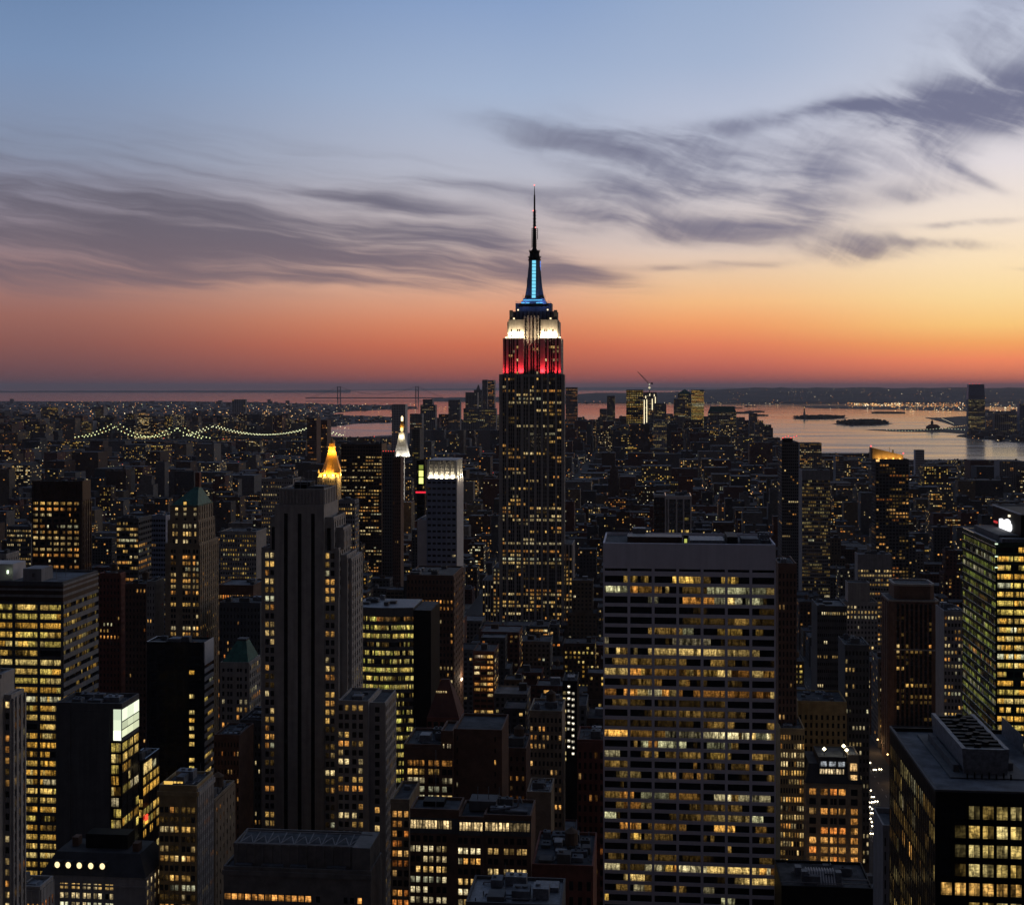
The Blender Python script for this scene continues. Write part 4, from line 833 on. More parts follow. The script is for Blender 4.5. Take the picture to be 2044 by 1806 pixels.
def chamfer():
    b = Bld('ribbed_brown_tower', 'reddish brown tower with vertical ribs, chamfered corners and a boxed crown', 1776, 1874, 900, 'tower', ['brown_brick', 'black_glass', 'limestone'], keep=1450, mark='the ribbed brown tower')
    f = b.fx; z = b.z; w = b.w; D = 32; zt = z(1200)
    ch = lambda x0, x1, y0, y1, c: [(x0+c, y0), (x1-c, y0), (x1, y0+c), (x1, y1-c), (x1-c, y1), (x0+c, y1), (x0, y1-c), (x0, y0+c)]
    b.wall.ring(ch(0, w, 0, D, 2.5), 0, ch(0, w, 0, D, 2.5), zt, 0); OCC.append((b.u0, b.v0, w, D, zt)); FOOT.append((b.u0, b.u0+w, b.v0, b.v0+D)); b.hi = zt
    b.wall.ring(ch(-.5, w+.5, -.5, D+.5, 2.8), zt, ch(-.5, w+.5, -.5, D+.5, 2.8), zt+1, 2); 
    c2 = ch(f(1788), f(1868), 3, D-3, 3); z2 = z(1170); b.wall.ring(c2, zt+1, c2, z2, 0)
    rim = ch(f(1787), f(1869), 2.6, D-2.6, 3.1); inn = ch(f(1791), f(1865), 4, D-4, 2.6)
    n = len(rim)
    for i in range(n):
        j = (i+1) % n; a, c, e, g = rim[i], rim[j], inn[j], inn[i]
        b.wall.ring([a, c, e, g], z2, [a, c, e, g], z2+1.3, 2)
    r = MB(); r.ring(inn, z2+.05, inn, z2+.2); b.part('roof', r, 'tar_roof'); r = MB(); r.ring(ch(.2, w-.2, .2, D-.2, 2.4), zt+1.01, ch(.2, w-.2, .2, D-.2, 2.4), zt+1.1); b.part('roof', r, 'tar_roof')
    cols = [(f(1789.5+i*9.2), f(1789.5+i*9.2+5.4)) for i in range(8)]
    b.facade('N', 2.5, w-2.5, 8, zt-1.5, 0, w, 0, cols, 3.6, Lit(.045, 'warm', 1.1, row=.3, dim=.25), hf=.6, po=.7, so=.1, smi=1)
    b.wall.box(2.5, w-2.5, -1.0, -.72, z(1297), z(1294), 2)
    b.facade('E', 2.5, D-2.5, 8, zt-1.5, 0, w, 0, 4, 3.6, Lit(.02, 'warm', .8), wf=.5, po=.6, so=.1, smi=1)
    b.finish()
chamfer()
block('stone_block', 'pale brown stone block with shallow ribs and dark windows right of the pale grid slab', 1592, 1690, 690, 1402, dep=26, mat='buff_glow_brick', cols=9, fl=3.8, lit=Lit(.04, 'warm', .8), wf=.45, hf=.6, keep=1500, top=5, units=5, po=.6, so=.12)
block('dark_building', 'dark stepped block with pairs of lit windows left of the ribbed brown tower', 1686, 1735, 700, 1290, dep=24, mat='dark_concrete', cols=7, fl=4.1, lit=Lit(.3, 'pale', 1.0, row=.9), wf=.5, hf=.5, keep=1480)
block('dark_building', 'dark tower with a column of lit windows between the ribbed tower and green glass tower', 1884, 1925, 770, 1222, dep=22, mat='grey_concrete', cols=6, fl=3.8, lit=Lit(.6, 'warm', .9, row=.7), wf=.55, hf=.5, keep=1420, a0=None)
def green_tower():
    b = Bld('green_glass_tower', 'green-tinted glass tower with brilliantly lit floors and a white lit rooftop sign', 1988, 2130, 520, 'tower', ['green_glass', 'black_glass', 'black_metal'], keep=1425, mark='the green glass tower')
    f = b.fx; z = b.z; L = b.back(1922, 0); zt = z(1085); fl = 17.7*520/F
    T = b.tier(0, b.w, 0, L, 0, zt, par=.4)
    cl = [(f(1990.5+i*34), f(2023+i*34)-.2) for i in range(4)]
    b.N(T, cl, fl, Lit(.98, 'yel', 1.15, rl=[.35, 1, 1, 1, 1, 1, 1, 1, .9, 1, 1, 1, 1, 1, .7, .6, .8, .9], stick=.55, lo=.6), z1=z(1092), hf=.58, sub=7, po=.35, so=.4, rows=34, sill=.5)
    b.side(T, 'E', 9, fl, Lit(.72, 'moss', .42, row=.5, stick=.4, lo=.1, dim=.5), z1=z(1092), hf=.6, wf=.97, sub=5, po=.12, so=.3, rows=34)
    rm = MB(); rm.tube((0, 0, zt+.8), (0, L, zt+.8), .25, 5); b.part('roof_rail', rm, 'pale_panel')
    for p in (1085, 1110, 1132): b.lampbox('corner_lamp', -.5, .5, -.9, -.5, z(p+1.2), z(p-1.2), (.9, 1.1, .8))
    # rooftop box that carries the sign on its side
    sx_ = 11.4; zt2 = 200.6
    b.boxpart('roof_deck', 3, b.w-1, 3, 7, zt+.2, zt+1.6, 'steel'); b.boxpart('roof_deck', 3, 10.6, 8, 48, zt+.2, zt+2.4, 'dark_concrete')
    sb = MB(); sb.box(sx_, b.w, 8, 51, zt+.2, zt2); b.part('sign_box', sb, 'black_metal')
    rim = MB(); rim.box(sx_-.3, sx_+.3, 7.7, 51.3, zt2, zt2+.45); rim.box(sx_+.3, b.w, 50.9, 51.3, zt2, zt2+.45); rim.box(sx_+.3, b.w, 7.7, 8.1, zt2, zt2+.45); b.part('sign_box_rim', rim, 'pale_panel')
    # the mark is burnt out to one solid white shape, stepped along its top
    g = MB(); out = [(38, 0), (38, 3.1), (36.2, 3.4), (33.9, 3.1), (32.5, 2.6), (29.5, 3.5), (26.9, 4.0), (23.6, 3.6), (22.8, 2.8), (21.2, 2.3), (21, 1.0), (22.8, 0)]
    zb = zt2-7.9; k = len(out)
    fr = [(sx_-.8, y, zb+h_*1.15) for y, h_ in out]; bk = [(sx_, y, zb+h_*1.15) for y, h_ in out]
    g.quad(fr, 0, (1.6, 1.6, 1.65))
    for i in range(k): g.quad([fr[i], bk[i], bk[(i+1) % k], fr[(i+1) % k]], 0, (1.6, 1.6, 1.65))
    b.part('illuminated_sign', g, 'lamp'); b.lampbox('red_sign', sx_-.5, sx_, 43, 48, zb+1.2, zb+2, (.5, .03, .03)); b.lampbox('sign_lamp', sx_-.7, sx_, 23.6, 24.6, zt2-2.2, zt2-1.4, (1.5, 1.3, .9))
    b.finish()
green_tower()
def black_office():
    b = Bld('black_office', 'black office building with wide grey roof, cooling plant and large square lit windows', 1867, 2140, 280, 'building', ['black_metal', 'dark_concrete'], keep=1806, seed=3, mark='the black office')
    f = b.fx; z = b.z; L = b.back(1776, 0); zt = z(1578); fl = 38*280/F
    T = b.tier(0, b.w, 0, L, 0, zt-1, par=1.0, roofmat='grey_roof')
    b.wall.box(.6, .9, .6, L-.6, zt-1, zt-.2, 1)
    cl = [(f(1877+i*27.8)+.05, f(1877+i*27.8)+2.25) for i in range(9)]
    pan = [(0, 0, .12, .18, .4, .35, .3, .3), (.0, .05, .75, .8, .85, .8, .8, .8), (0, .05, .75, .6, .8, .8, .8, .8), (0, .06, .7, .7, .5, .75, .6, .6), (1, .9, .6, .7, .8, .85, .8, .8), (0, 0, .3, .4, .6, .5, .4, .4)]
    for r_ in range(6):
        zb, zh = z(1632+r_*38), z(1606+r_*38)
        for i, (a, c) in enumerate(cl):
            k = pan[r_][min(i, 7)]*b.rng.uniform(.75, 1.15); col = b.rng.choice([(1, .72, .22), (1, .78, .30), (.95, .62, .16)]) if r_ != 4 else (1, .55, .14)
            b.pane('N', [(a, (a+c)/2-.02, tuple(q*k for q in col)), ((a+c)/2+.02, c, tuple(q*k*.85 for q in col))], zb, zh, 0, b.w, 0, o=.03)
    e = [0]+[v for c in cl for v in c]+[b.w]
    for i in range(0, len(e), 2): b.wall.box(e[i], e[i+1], -.5, 0, 0, zt-2.6, 0)
    for r_ in range(6): b.wall.box(.02, b.w-.02, -.44, 0, z(1632+(r_)*38+12), z(1632+r_*38), 0)
    b.wall.box(0, b.w, -.52, 0, zt-2.6, zt-.02, 0)
    b.side(T, 'E', 26, fl, Lit(.4, 'dim', 1.0, row=.8, stick=.5, lo=.1, dim=.4), wf=.42, hf=.85, po=.07, so=.04, top=2.5)
    b.wall.box(-.15, .35, -.15, L, zt-.1, zt+.35, 1); b.wall.box(.35, b.w, -.15, .35, zt-.1, zt+.35, 1)
    # cooling plant: a tapered box with an open louvred top
    x0, x1 = 8.7, 18.6; y0, y1 = 15., 47.
    p = MB(); p.ring(rect(x0+.5, x1-.3, y0+.6, y1), zt-.6, rect(x0, x1, y0, y1), zt+4.6, cap=False)
    p.box(x0, x0+.9, y0, y1, zt+4.6, zt+5.0); p.box(x1-.9, x1, y0, y1, zt+4.6, zt+5.0); p.box(x0+.9, x1-.9, y0, y0+.9, zt+4.6, zt+4.9); pl_ = b.part('cooling_plant', p, 'steel')
    for i in range(14): 
        q = MB(); yy = y0+1.6+i*2.1; q.box(x0+.9, x1-.9, yy, yy+1.5, zt+4.0+(i % 3)*.25, zt+4.7+(i % 3)*.25); q.ring(circle((x0+x1)/2-1.2+(i % 2)*2.2, yy+.7, .8, 10), zt+4.7+(i % 3)*.25, circle((x0+x1)/2-1.2+(i % 2)*2.2, yy+.7, .75, 10), zt+5.5, cap=True); b.part('fan_unit', q, 'black_metal', pl_)
    b.boxpart('duct', x0-1.4, x0-.2, y0+2, y1-3, zt-.6, zt+.9, 'dark_concrete'); b.boxpart('duct', x1+.5, x1+1.8, y0+4, y1, zt-.6, zt+1.0, 'dark_concrete')
    b.boxpart('penthouse', 26, b.w-1, 32, 57-6, zt-.6, zt+3.6, 'steel'); b.boxpart('plinth', x0-3, x1+3.4, y0-2.4, y1+2, zt-.72, zt-.6, 'dark_concrete')
    for i in range(7): b.boxpart('roof_vent', 9+i*1.5, 9.3+i*1.5, 12.0, 12.3, zt-.7, zt+.4+.3*(i % 2), 'black_metal')
    b.finish()
black_office()
block('grey_slab_building', 'narrow pale slab building with a bare rim in front of the street of headlights', 1762, 1800, 390, 1657, sx=1743, mat='grey_concrete', cols=4, fl=4, lit=Lit(.02), wf=.3, scols=0, keep=1806, units=0, roof='tar_roof', par=1.6)

# warm hotel block by the avenue
b = block('hotel_building', 'old hotel with orange-lit rooms, a dark mansard roof and white roof floodlights', 1608, 1720, 640, 1566, dep=26, mat='tan_brick', cols=0, keep=1740, fin=False, units=0, mats2=['slate', 'black_metal'], mark='the floodlit old hotel')
f = b.fx; z = b.z
b.N(b.T, sorted([(f(p)-1.55, f(p)+1.55) for p in (1622, 1645, 1681, 1705)]+[(f(p)-.7, f(p)+.7) for p in (1660, 1667)]), 18.6*640/F, Lit(.72, 'org', 1.15, row=.35), hf=.66, po=.45, so=.3, sub=1, top=.5)
mz = z(1525); q = MB(); q.ring(rect(-.3, b.w+.3, -.4, 26), b.zt+1, rect(1.8, b.w-1.8, 2.2, 24), mz); mr = b.part('mansard_roof', q, 'slate')
b.tier(f(1634), f(1690), .9, 20, b.zt+1, z(1512), mi=1, par=.5)
for i, p in enumerate((1636, 1654, 1672)): b.pane('N', [(f(p)+.3, f(p+15), (.30, .32, .34))], z(1529), z(1519), 0, b.w, .9, o=.05)
for i in range(9): b.pane('N', [(f(1637+i*5.5), f(1641+i*5.5), (1, .75, .42))], z(1544), z(1534), 0, b.w, .9, o=.05)
b.tier(f(1693), f(1714), .2, 16, b.zt+1, z(1506), mi=0, par=.5)
for p0, p1 in ((1521, 1536), (1544, 1560)): b.pane('N', [(f(1697), f(1711), (.9, .55, .22))], z(p1), z(p0), 0, b.w, .2, o=.05)
for p, q in ((1648, 1501), (1687, 1494), (1693, 1502)):
    m = MB(); m.tube((f(p), 5, z(1512)), (f(p), 5, z(q)), .12, 5); post = b.part('lamp_post', m, 'black_metal'); g = MB(); g.octa((f(p), 5, z(q)+.5), 1.0, (4, 3.5, 2.2)); b.part('floodlight', g, 'lamp'); flood((f(p), 5, z(q)+1.8), b, 260, (1, .92, .7), .5)
b.finish()
block('narrow_building', 'tall narrow building crowded with small amber windows between pale grid slab and old hotel', 1557, 1606, 650, 1457, dep=24, mat='buff_glow_brick', cols=9, fl=17*650/F, lit=Lit(.72, 'warm', 1.05, row=.6), wf=.55, hf=.6, keep=1740, sub=1)
b = block('low_depot', 'low dark roofed depot with white ribbed skylights in front of the old hotel', 1560, 1742, 470, 1772, dep=26, mat='black_metal', cols=0, keep=1800, units=5, par=1.0, fin=False)
f = b.fx; m = MB()
m.ring(rect(f(1612), f(1674), 4, 11), b.zt+.1, rect(f(1613), f(1672), 8, 11), b.zt+3.4); sk_ = b.part('skylight', m, 'steel')
for i in range(11): x = f(1614)+i*.93; m = MB(); m.ring([(x, 3.7), (x+.4, 3.7), (x+.4, 11), (x, 11)], b.zt+.3, [(x, 7.7), (x+.4, 7.7), (x+.4, 11), (x, 11)], b.zt+3.8); b.part('skylight_rib', m, 'pale_panel', sk_)
for p in (1607, 1676): b.boxpart('vent_stack', f(p)-.5, f(p)+1.4, 5, 8, b.zt+.1, b.zt+4.2, 'steel')
m = MB(); m.tube((f(1690), 6, b.zt+1.6), (f(1738), 6, b.zt+1.6), .35, 6); m.tube((f(1560), 3, b.zt+1.2), (f(1740), 3, b.zt+1.2), .15, 5); b.part('roof_pipe', m, 'grey_concrete'); b.finish()

# ---- bottom centre and left
b = block('brick_loft', 'tall brick loft with bright paned windows and a blank upper wall beside it', 806, 904, 455, 1490, dep=22, mat='brown_brick', cols=0, keep=1640, fin=False, units=4)
f = b.fx
b.N(b.T, sorted((f(p)-.76, f(p)+.76) for p in (818.5, 830.5, 842.5, 860, 872, 887, 898)), 16.9*455/F, Lit(.8, 'warm', 1.15, row=.35), hf=.66, po=.3, so=.22, sub=1, top=3.6)
B2 = b.tier(f(904), f(1000), 3, 25, 0, b.z(1462)); b.N(B2, [(f(909), f(911.5)), (f(985), f(988))], 3.8, Lit(.1, 'dim'), a0=f(905), a1=f(999), hf=.4, po=.15, so=.12)
b.tier(f(880), f(904)-.02, .2, 14, b.zt, b.z(1462)); b.pane('N', [(f(880)+.8, f(887), (1, .8, .45)), (f(893), f(900), (1, .8, .5))], b.z(1493), b.z(1482), 0, b.w, .2, o=.4); b.finish()
b = block('tan_building', 'narrow tan brick building of paired bright windows right of the striped tower annex', 780, 817, 430, 1600, dep=20, mat='tan_brick', cols=0, keep=1806, fin=False, units=1, tank=False)
f = b.fx
b.N(b.T, [(f(p)-.64, f(p)+.64) for p in (788, 798.5, 811)], 19.6*430/F, Lit(.62, 'org', 1.2, row=.5), hf=.62, po=.3, so=.2, top=2); b.finish()
def big_loft():
    b = Bld('loft_building', 'broad dark loft with five rows of big cream-lit windows and a glazed top floor', 818, 1060, 400, mats=['brown_brick', 'dark_concrete'], keep=1806, seed=21, mark='the broad cream-windowed loft')
    f = b.fx; z = b.z; zt = z(1628)
    T = b.tier(0, f(915), .8, 13, 0, zt+1); T1 = b.tier(f(915), f(966), 0, 16, 0, zt-.6); T2 = b.tier(f(966), b.w, .5, 16, 0, zt)
    fl = 20.3*400/F
    def run(TT, ps, hw, lit):
        cl = [(f(p)-hw, f(p)+hw) for p in ps]
        b.facade('N', TT[0], TT[1], 6, zt-4.4, TT[0], TT[1], TT[2], cl, fl, lit, hf=.6, po=.32, so=.24, sub=1, top=.6)
        return cl
    A = Lit(.7, 'pale', 1.25, rl=[.15, 1.35, .8, .9, 1.3, 1.0, 1.25, .5], lo=.45, stick=.75)
    run(T, (823, 834, 848.5, 860, 875, 886.5), .60, A); run(T1, (903+16, 930, 944, 955), .60, A); run(T2, (978, 990, 1010, 1021.5, 1036, 1047), .62, A)
    for TT, p0, p1, n in ((T, 818.5, 902, 14), (T1, 917, 964, 8), (T2, 968, 1058, 13)):
        w_ = (f(p1)-f(p0))/n
        for i in range(n):
            k = b.rng.choice([1.2, 1.1, .9, 1.0, .5]) if TT is not T2 or i < 7 else .15
            b.pane('N', [(f(p0)+w_*i+.12, f(p0)+w_*(i+1)-.12, (k, k*.72, k*.34))], zt-3.6, zt-1.2, TT[0], TT[1], TT[2], o=.36)
        b.wall.box(TT[0], TT[1], TT[2]-.34, TT[2], zt-5, zt-.6, 1)
    b.boxpart('bulkhead', f(838), f(880), 6, 11, zt+1, zt+2.6, 'black_metal'); b.boxpart('bulkhead', f(930), f(985), 7, 14, zt, zt+2.8, 'dark_concrete')
    pp = MB()
    pp.tube((f(975), 5, zt+.8), (f(1030), 5, zt+2.2), .35, 6); pp.tube((f(1030), 5, zt+2.2), (f(1034), 5, zt+5), .35, 6); pp.tube((f(1034), 5, zt+5), (f(1040), 5, zt+3), .35, 6); b.part('roof_duct', pp, 'steel')
    for p in (946, 968, 990): m = MB(); m.tube((f(p), 9, zt+2), (f(p), 9, zt+6.5), .14, 4); b.part('vent_pipe', m, 'steel')
    m = MB(); m.tube((f(868), 2, zt), (f(868), 2, zt+19), .12, 5); b.part('flagpole', m, 'steel')
    b.boxpart('skylight', f(1005), f(1050), 4, 6, zt+.4, zt+1.1, 'grey_roof'); b.units(f(918), b.w-3, 5, 14, zt, 7); b.finish()
big_loft()
b = block('gabled_building', 'red-brown building with a steep gabled top and five columns of lit windows', 852, 916, 620, 1435, sx=926, mat='red_brick', cols=0, keep=1470, fin=False, units=0)
f = b.fx
b.N(b.T, [(f(p)-1.0, f(p)+1.0) for p in (857.5, 870, 882.5, 895, 907.5)], 17.6*620/F, Lit(.85, 'warm', 1.1, rl=[.1, 1, 1, .7, .9, .8]), hf=.6, po=.3, so=.2)
q = MB(); ym = b.L/2; q.ring(rect(0, b.w, .3, b.L-.3), b.zt+.9, rect(b.w*.36, b.w*.62, ym-1, ym+1), b.z(1362)); b.part('gabled_roof', q, 'darker_red')
for i in range(5): b.pane('N', [(f(869+i*4.6), f(872+i*4.6), (.9, .65, .3))], b.z(1384), b.z(1380), 0, b.w, 2.4, o=.4)
b.finish()
block('blank_walled_building', 'plain dark building with a stack of single orange windows right of the brick loft', 1003, 1050, 500, 1497, dep=20, mat='brown_brick', cols=4, fl=19*500/F, lit=Lit(.35, 'org', 1.0), wf=.35, hf=.45, keep=1600, tank=True)
block('tan_tower', 'tall tan brick loft tower with rows of orange windows left of the white-dotted tower', 1057, 1122, 560, 1422, dep=22, mat='tan_brick', cols=8, fl=17.2*560/F, lit=Lit(.36, 'org', 1.1, row=.9), wf=.5, hf=.55, keep=1640, tank=True)
b = block('black_tower', 'black tower with two columns of small brilliant white lights', 1123, 1152, 640, 1362, dep=20, mat='black_metal', cols=0, keep=1540, fin=False)
for i in range(13):
    for j, p in enumerate((1135.5, 1144)):
        if b.rng.random() < .8: b.pane('N', [(b.fx(p)-.55, b.fx(p)+.55, (1.9, 1.7, 1.3))], b.z(1372+i*12+j*1.5), b.z(1367.5+i*12+j*1.5), 0, b.w, 0, o=.1)
    b.pane('N', [(b.fx(1123.8), b.fx(1130), (.8, .6, .25) if b.rng.random() < .4 else None)], b.z(1374+i*12), b.z(1367+i*12), 0, b.w, 0, o=.1)
b.finish()
block('ornate_building', 'dark red brick building with ornate arched cornice beside the pale grid slab', 1152, 1206, 560, 1480, dep=22, mat='red_brick', cols=5, fl=4.2, lit=Lit(.08, 'org', .8), wf=.45, hf=.6, keep=1690, top=3, mats2=['limestone'])
block('dark_loft', 'dark low loft with cluttered pipes on its roof left of the pale grid slab base', 1062, 1184, 400, 1792-62, dep=30, mat='red_brick', cols=7, fl=4.4, lit=Lit(.12, 'warm', .9), wf=.45, hf=.6, keep=1806, units=16, tank=True, par=1.0, top=2.5)
block('low_building', 'low building with a pale blue-grey roof deck at the bottom centre', 930, 1120, 330, 1806, dep=18, mat='dark_concrete', cols=0, keep=1806, units=7, roof='steel', par=.9)
block('tan_annex', 'windowless tan brick wall block in front of the orange-lit loft tower', 1052, 1100, 450, 1585, dep=16, mat='tan_brick', cols=0, keep=1700, units=2, roof='steel')
def colonnade():
    b = Bld('colonnaded_building', 'wide stone building with a flat trussed roof and a row of small arched lit windows', 446, 740, 400, mats=['darker_stone', 'dark_concrete'], keep=1806, seed=33, mark='the colonnaded stone building')
    f = b.fx; z = b.z; zt = z(1692); L = b.back(757, b.w)
    T = b.tier(0, b.w, 0, max(L, 16), 0, zt-6, par=.8); A = b.tier(f(462), f(731), 2.5, max(L, 16), zt-6, zt, par=.8)
    n = 14
    for i in range(n):
        x = 1+i*b.w/n; b.wall.box(f(466)+i*2.6, f(466)+i*2.6+.5, 2.1, 2.5, zt-5, zt+.6, 0)
    tr = MB()
    for i in range(9): x = f(470)+i*4.1; tr.tube((x, 4, zt+.5), (x+2.2, 9, zt+1.1), .16, 4); tr.tube((x+2.2, 9, zt+1.1), (x+4.1, 4, zt+.5), .16, 4); tr.tube((x, 4, zt+.2), (x, 12, zt+1.3), .16, 4)
    tr.tube((f(466), 4, zt+.5), (f(728), 4, zt+.5), .18, 5); tr.tube((f(466), 12, zt+1.3), (f(728), 12, zt+1.3), .18, 5); b.part('roof_truss', tr, 'grey_concrete')
    for i, (a, c) in enumerate(((468, 500), (520, 562), (577, 610), (650, 690), (700, 728))): b.boxpart('skylight', f(a), f(c), .6, 2.2, zt-6, zt-4.8, 'grey_roof')
    ps = [455+i*13.3 for i in range(13)]+[635, 690, 703, 718]
    k = 0
    for r_ in range(3):
        zb, zh = z(1793+r_*24), z(1781+r_*24)
        for i, p in enumerate(ps):
            q = b.rng.random(); g = (1*q+.15, .45*q+.05, .12*q) if (i < 13 and q > .2) or q > .85 else None
            w_ = .95 if i < 13 else .6; b.pane('N', [(f(p)-w_, f(p)+w_, g)], zb, zh, 0, b.w, 0, o=.04)
            b.wall.box(f(p)-w_-.25, f(p)-w_, -.18, 0, zb, zh, 0); b.wall.box(f(p)+w_, f(p)+w_+.25, -.18, 0, zb, zh, 0); b.wall.box(f(p)-w_-.25, f(p)+w_+.25, -.2, 0, zh, zh+.3, 0)
    b.wall.box(-.3, b.w+.3, -.5, 0, zt-7.6, zt-6.3, 0)
    b.boxpart('end_pavilion', f(740)-5.5, b.w-.3, .5, max(L, 16)-1, zt-6, zt+1.2, 'darker_stone'); b.finish()
colonnade()
def mansard():
    b = Bld('mansard_building', 'apartment house with a black mansard roof and five round glowing dormers', 82, 290, 420, mats=['limestone', 'brown_brick'], keep=1806, seed=12, mark='the black mansard house')
    f = b.fx; z = b.z; zt = z(1736+70*0+1); L = max(14, min(40, b.back(334, b.w))); zt = z(1748)
    T = b.tier(0, b.w, 0, L, 0, zt, par=.6)
    q = MB(); q.ring(rect(-.2, b.w+.2, -.2, L+.2), zt+.6, rect(3.2, b.w-3.2, 4, L-3), z(1706)); m = b.part('mansard_roof', q, 'slate')
    for p in (113, 135, 157, 180, 203):
        g = MB(); c = circle(f(p), 0, .95, 10)
        g.box(f(p)-1.1, f(p)+1.1, .5, 3.2, z(1731), z(1719)); dm = b.part('dormer', g, 'slate', m)
        g = MB(); pt = [(f(p)+.82*math.cos(2*math.pi*i/12), .42, z(1725)+.95*math.sin(2*math.pi*i/12)) for i in range(12)]
        g.quad(pt, 0, (1.5, 1.2, .62)); b.part('round_window', g, 'lamp', m)
    b.boxpart('chimney', f(250), f(262), 6, 9, z(1715), z(1690), 'brown_brick'); b.boxpart('chimney', f(120), f(132), 9, 12, z(1712), z(1688), 'brown_brick'); b.boxpart('bulkhead', f(150), f(235), 8, 14, z(1708), z(1678), 'black_metal')
    W5 = [(f(p)-.56, f(p)+.56) for c in (124, 147, 169, 191, 214) for p in (c, c+9)]
    b.facade('N', 0, b.w, 4, zt, 0, b.w, 0, W5, 18.6*420/F, Lit(.95, 'pale', 1.25, rl=[.9, .9, 1.1, 1], lo=.5), hf=.6, po=.3, so=.2, sub=1, top=1.0)
    b.wall.box(-.3, b.w+.3, -.6, 0, z(1764), z(1761), 0)
    b.side(T, 'W', 6, 18.6*420/F, Lit(.6, 'pale', .9), wf=.4, hf=.6, po=.25, so=.18); b.finish()
mansard()
b = block('glow_tinted_tower', 'lamp-glow-tinted brick office tower with a cornice and regular lit windows beside the glass office', 318, 393, 425, 1572, sx=425, mat='buff_glow_brick', cols=0, keep=1806, fin=False, units=5, mats2=['limestone'], mark='the glow-tinted brick tower')  # its ochre is street-lamp glow put into the brick colour, no lamps set here
f = b.fx
b.N(b.T, [(f(p)-.60, f(p)+.60) for c in (322, 342, 365.5) for p in (c+1.5, c+11)]+[(f(386)-.62, f(386)+.62)], 19.3*425/F, Lit(.5, 'warm', 1.1, row=.8, dim=.4), hf=.6, po=.35, so=.24, top=5)
b.side(b.T, 'W', 8, 19.3*425/F, Lit(.2, 'warm', .6), wf=.5, hf=.55, po=.35, so=.2, top=5, mi=1)
b.wall.box(-.5, b.w+.5, -.8, 0, b.zt-2.2, b.zt-.8, 0); b.wall.box(b.w, b.w+.8, 0, b.L, b.zt-2.2, b.zt-.8, 1)
for p0, p1 in ((320, 338), (340, 358)): b.lampbox('roof_light', f(p0), f(p1), 3, 3.4, b.zt+.3, b.zt+1.2, (.9, .55, .12))
b.finish()
block('brick_building', 'plain ochre side building with a roof tank right of the glow-tinted brick tower', 394, 428, 470, 1600, sx=468, mat='tan_brick', cols=2, lit=Lit(.1), scols=6, slit=Lit(.15, 'warm', .6), wf=.3, hf=.4, keep=1760, tank=True)
b = block('dark_ribbed_tower', 'dark ribbed stone tower standing at the left edge in front of the ribbon-window office', -60, 3, 340, 1352, dep=7, mat='limestone', cols=9, fl=22*340/F, lit=Lit(.08, 'org', .8), wf=.5, hf=.65, keep=1770, fin=False, po=.8, so=.12)
T = b.tier(b.w, b.fx(17), 1.5, b.back(48, b.fx(17)), 0, b.z(1395)); b.N(T, 1, 22*340/F, Lit(.5, 'warm', 1.1, row=.8), wf=.6, hf=.55, po=.4, so=.12); b.side(T, 'W', 3, 22*340/F, Lit(.3, 'warm', .8), wf=.5, po=.6); b.finish()
block('low_building', 'low corner building with orange windows and a blue-grey roof at the bottom left', -30, 80, 360, 1772, sx=106, mat='limestone', cols=12, fl=4.2, lit=Lit(.85, 'org', 1.0), scols=4, wf=.45, hf=.6, keep=1806, roof='steel', top=2.5)
# ---------------------------------------------------------------- land, water, hills
def sheet(name, polys, z, mat, label=None):
    mb = MB()
    for poly in polys:
        tri = tessellate_polygon([[Vector((x, y, 0)) for x, y in poly]])
        n = len(mb.v); mb.v += [(x, y, z) for x, y in poly]
        for t in tri:
            a, b_, c = [Vector((*poly[i], 0)) for i in t]
            if (b_-a).cross(c-a).z < 0: t = (t[0], t[2], t[1])
            mb.f.append(tuple(n+i for i in t)); mb.mi.append(0); mb.g.append((0, 0, 0)); mb.sd.append(0.); mb.uv.append([(0, 0)]*3)
    return mb.build(name, mat, kind='structure')
rg = random.Random(77)
def shore(pts, wig=.35, n=6):
    out = []
    for (a, b_) in zip(pts, pts[1:]):
        for k in range(n):
            t = k/n; out.append((a[0]+(b_[0]-a[0])*t, a[1]+(b_[1]-a[1])*t+(rg.uniform(-wig, wig) if k else 0)))
    out.append(pts[-1]); return [ground(*p)[:2] for p in out]
def water_mat():
    m = bpy.data.materials.new('water'); m.use_nodes = True; t = NT(m.node_tree); b = t.n['Principled BSDF']
    b.inputs['Base Color'].default_value = (.012, .016, .022, 1); b.inputs['IOR'].default_value = 1.33
    g = t.new('ShaderNodeNewGeometry'); mp = t.new('ShaderNodeMapping'); mp.inputs['Scale'].default_value = (.0012, .0035, 1); t.l.new(g.outputs['Position'], mp.inputs[0])
    n = t.noise(mp.outputs[0], 1.0, 5, .6)
    sy = t.new('ShaderNodeSeparateXYZ'); t.l.new(g.outputs['Position'], sy.inputs[0])
    ruf = t.sm(sy.outputs[1], 4000, 16000, .21, .075)
    t.l.new(t.m('MULTIPLY', ruf, t.sm(n, .3, .7, .6, 1.35)), b.inputs['Roughness'])
    mp2 = t.new('ShaderNodeMapping'); mp2.inputs['Scale'].default_value = (.012, .035, 1); t.l.new(g.outputs['Position'], mp2.inputs[0])
    bp = t.new('ShaderNodeBump'); bp.inputs['Strength'].default_value = .10; bp.inputs['Distance'].default_value = 3.0
    t.l.new(t.noise(mp2.outputs[0], 1.0, 4, .6), bp.inputs['Height']); t.l.new(bp.outputs[0], b.inputs['Normal'])
    M['water'] = m
water_mat()
BIG = 150000
sheet('water', [[(-BIG, -3000), (BIG, -3000), (BIG, BIG), (-BIG, BIG)]], -1.0, 'water')
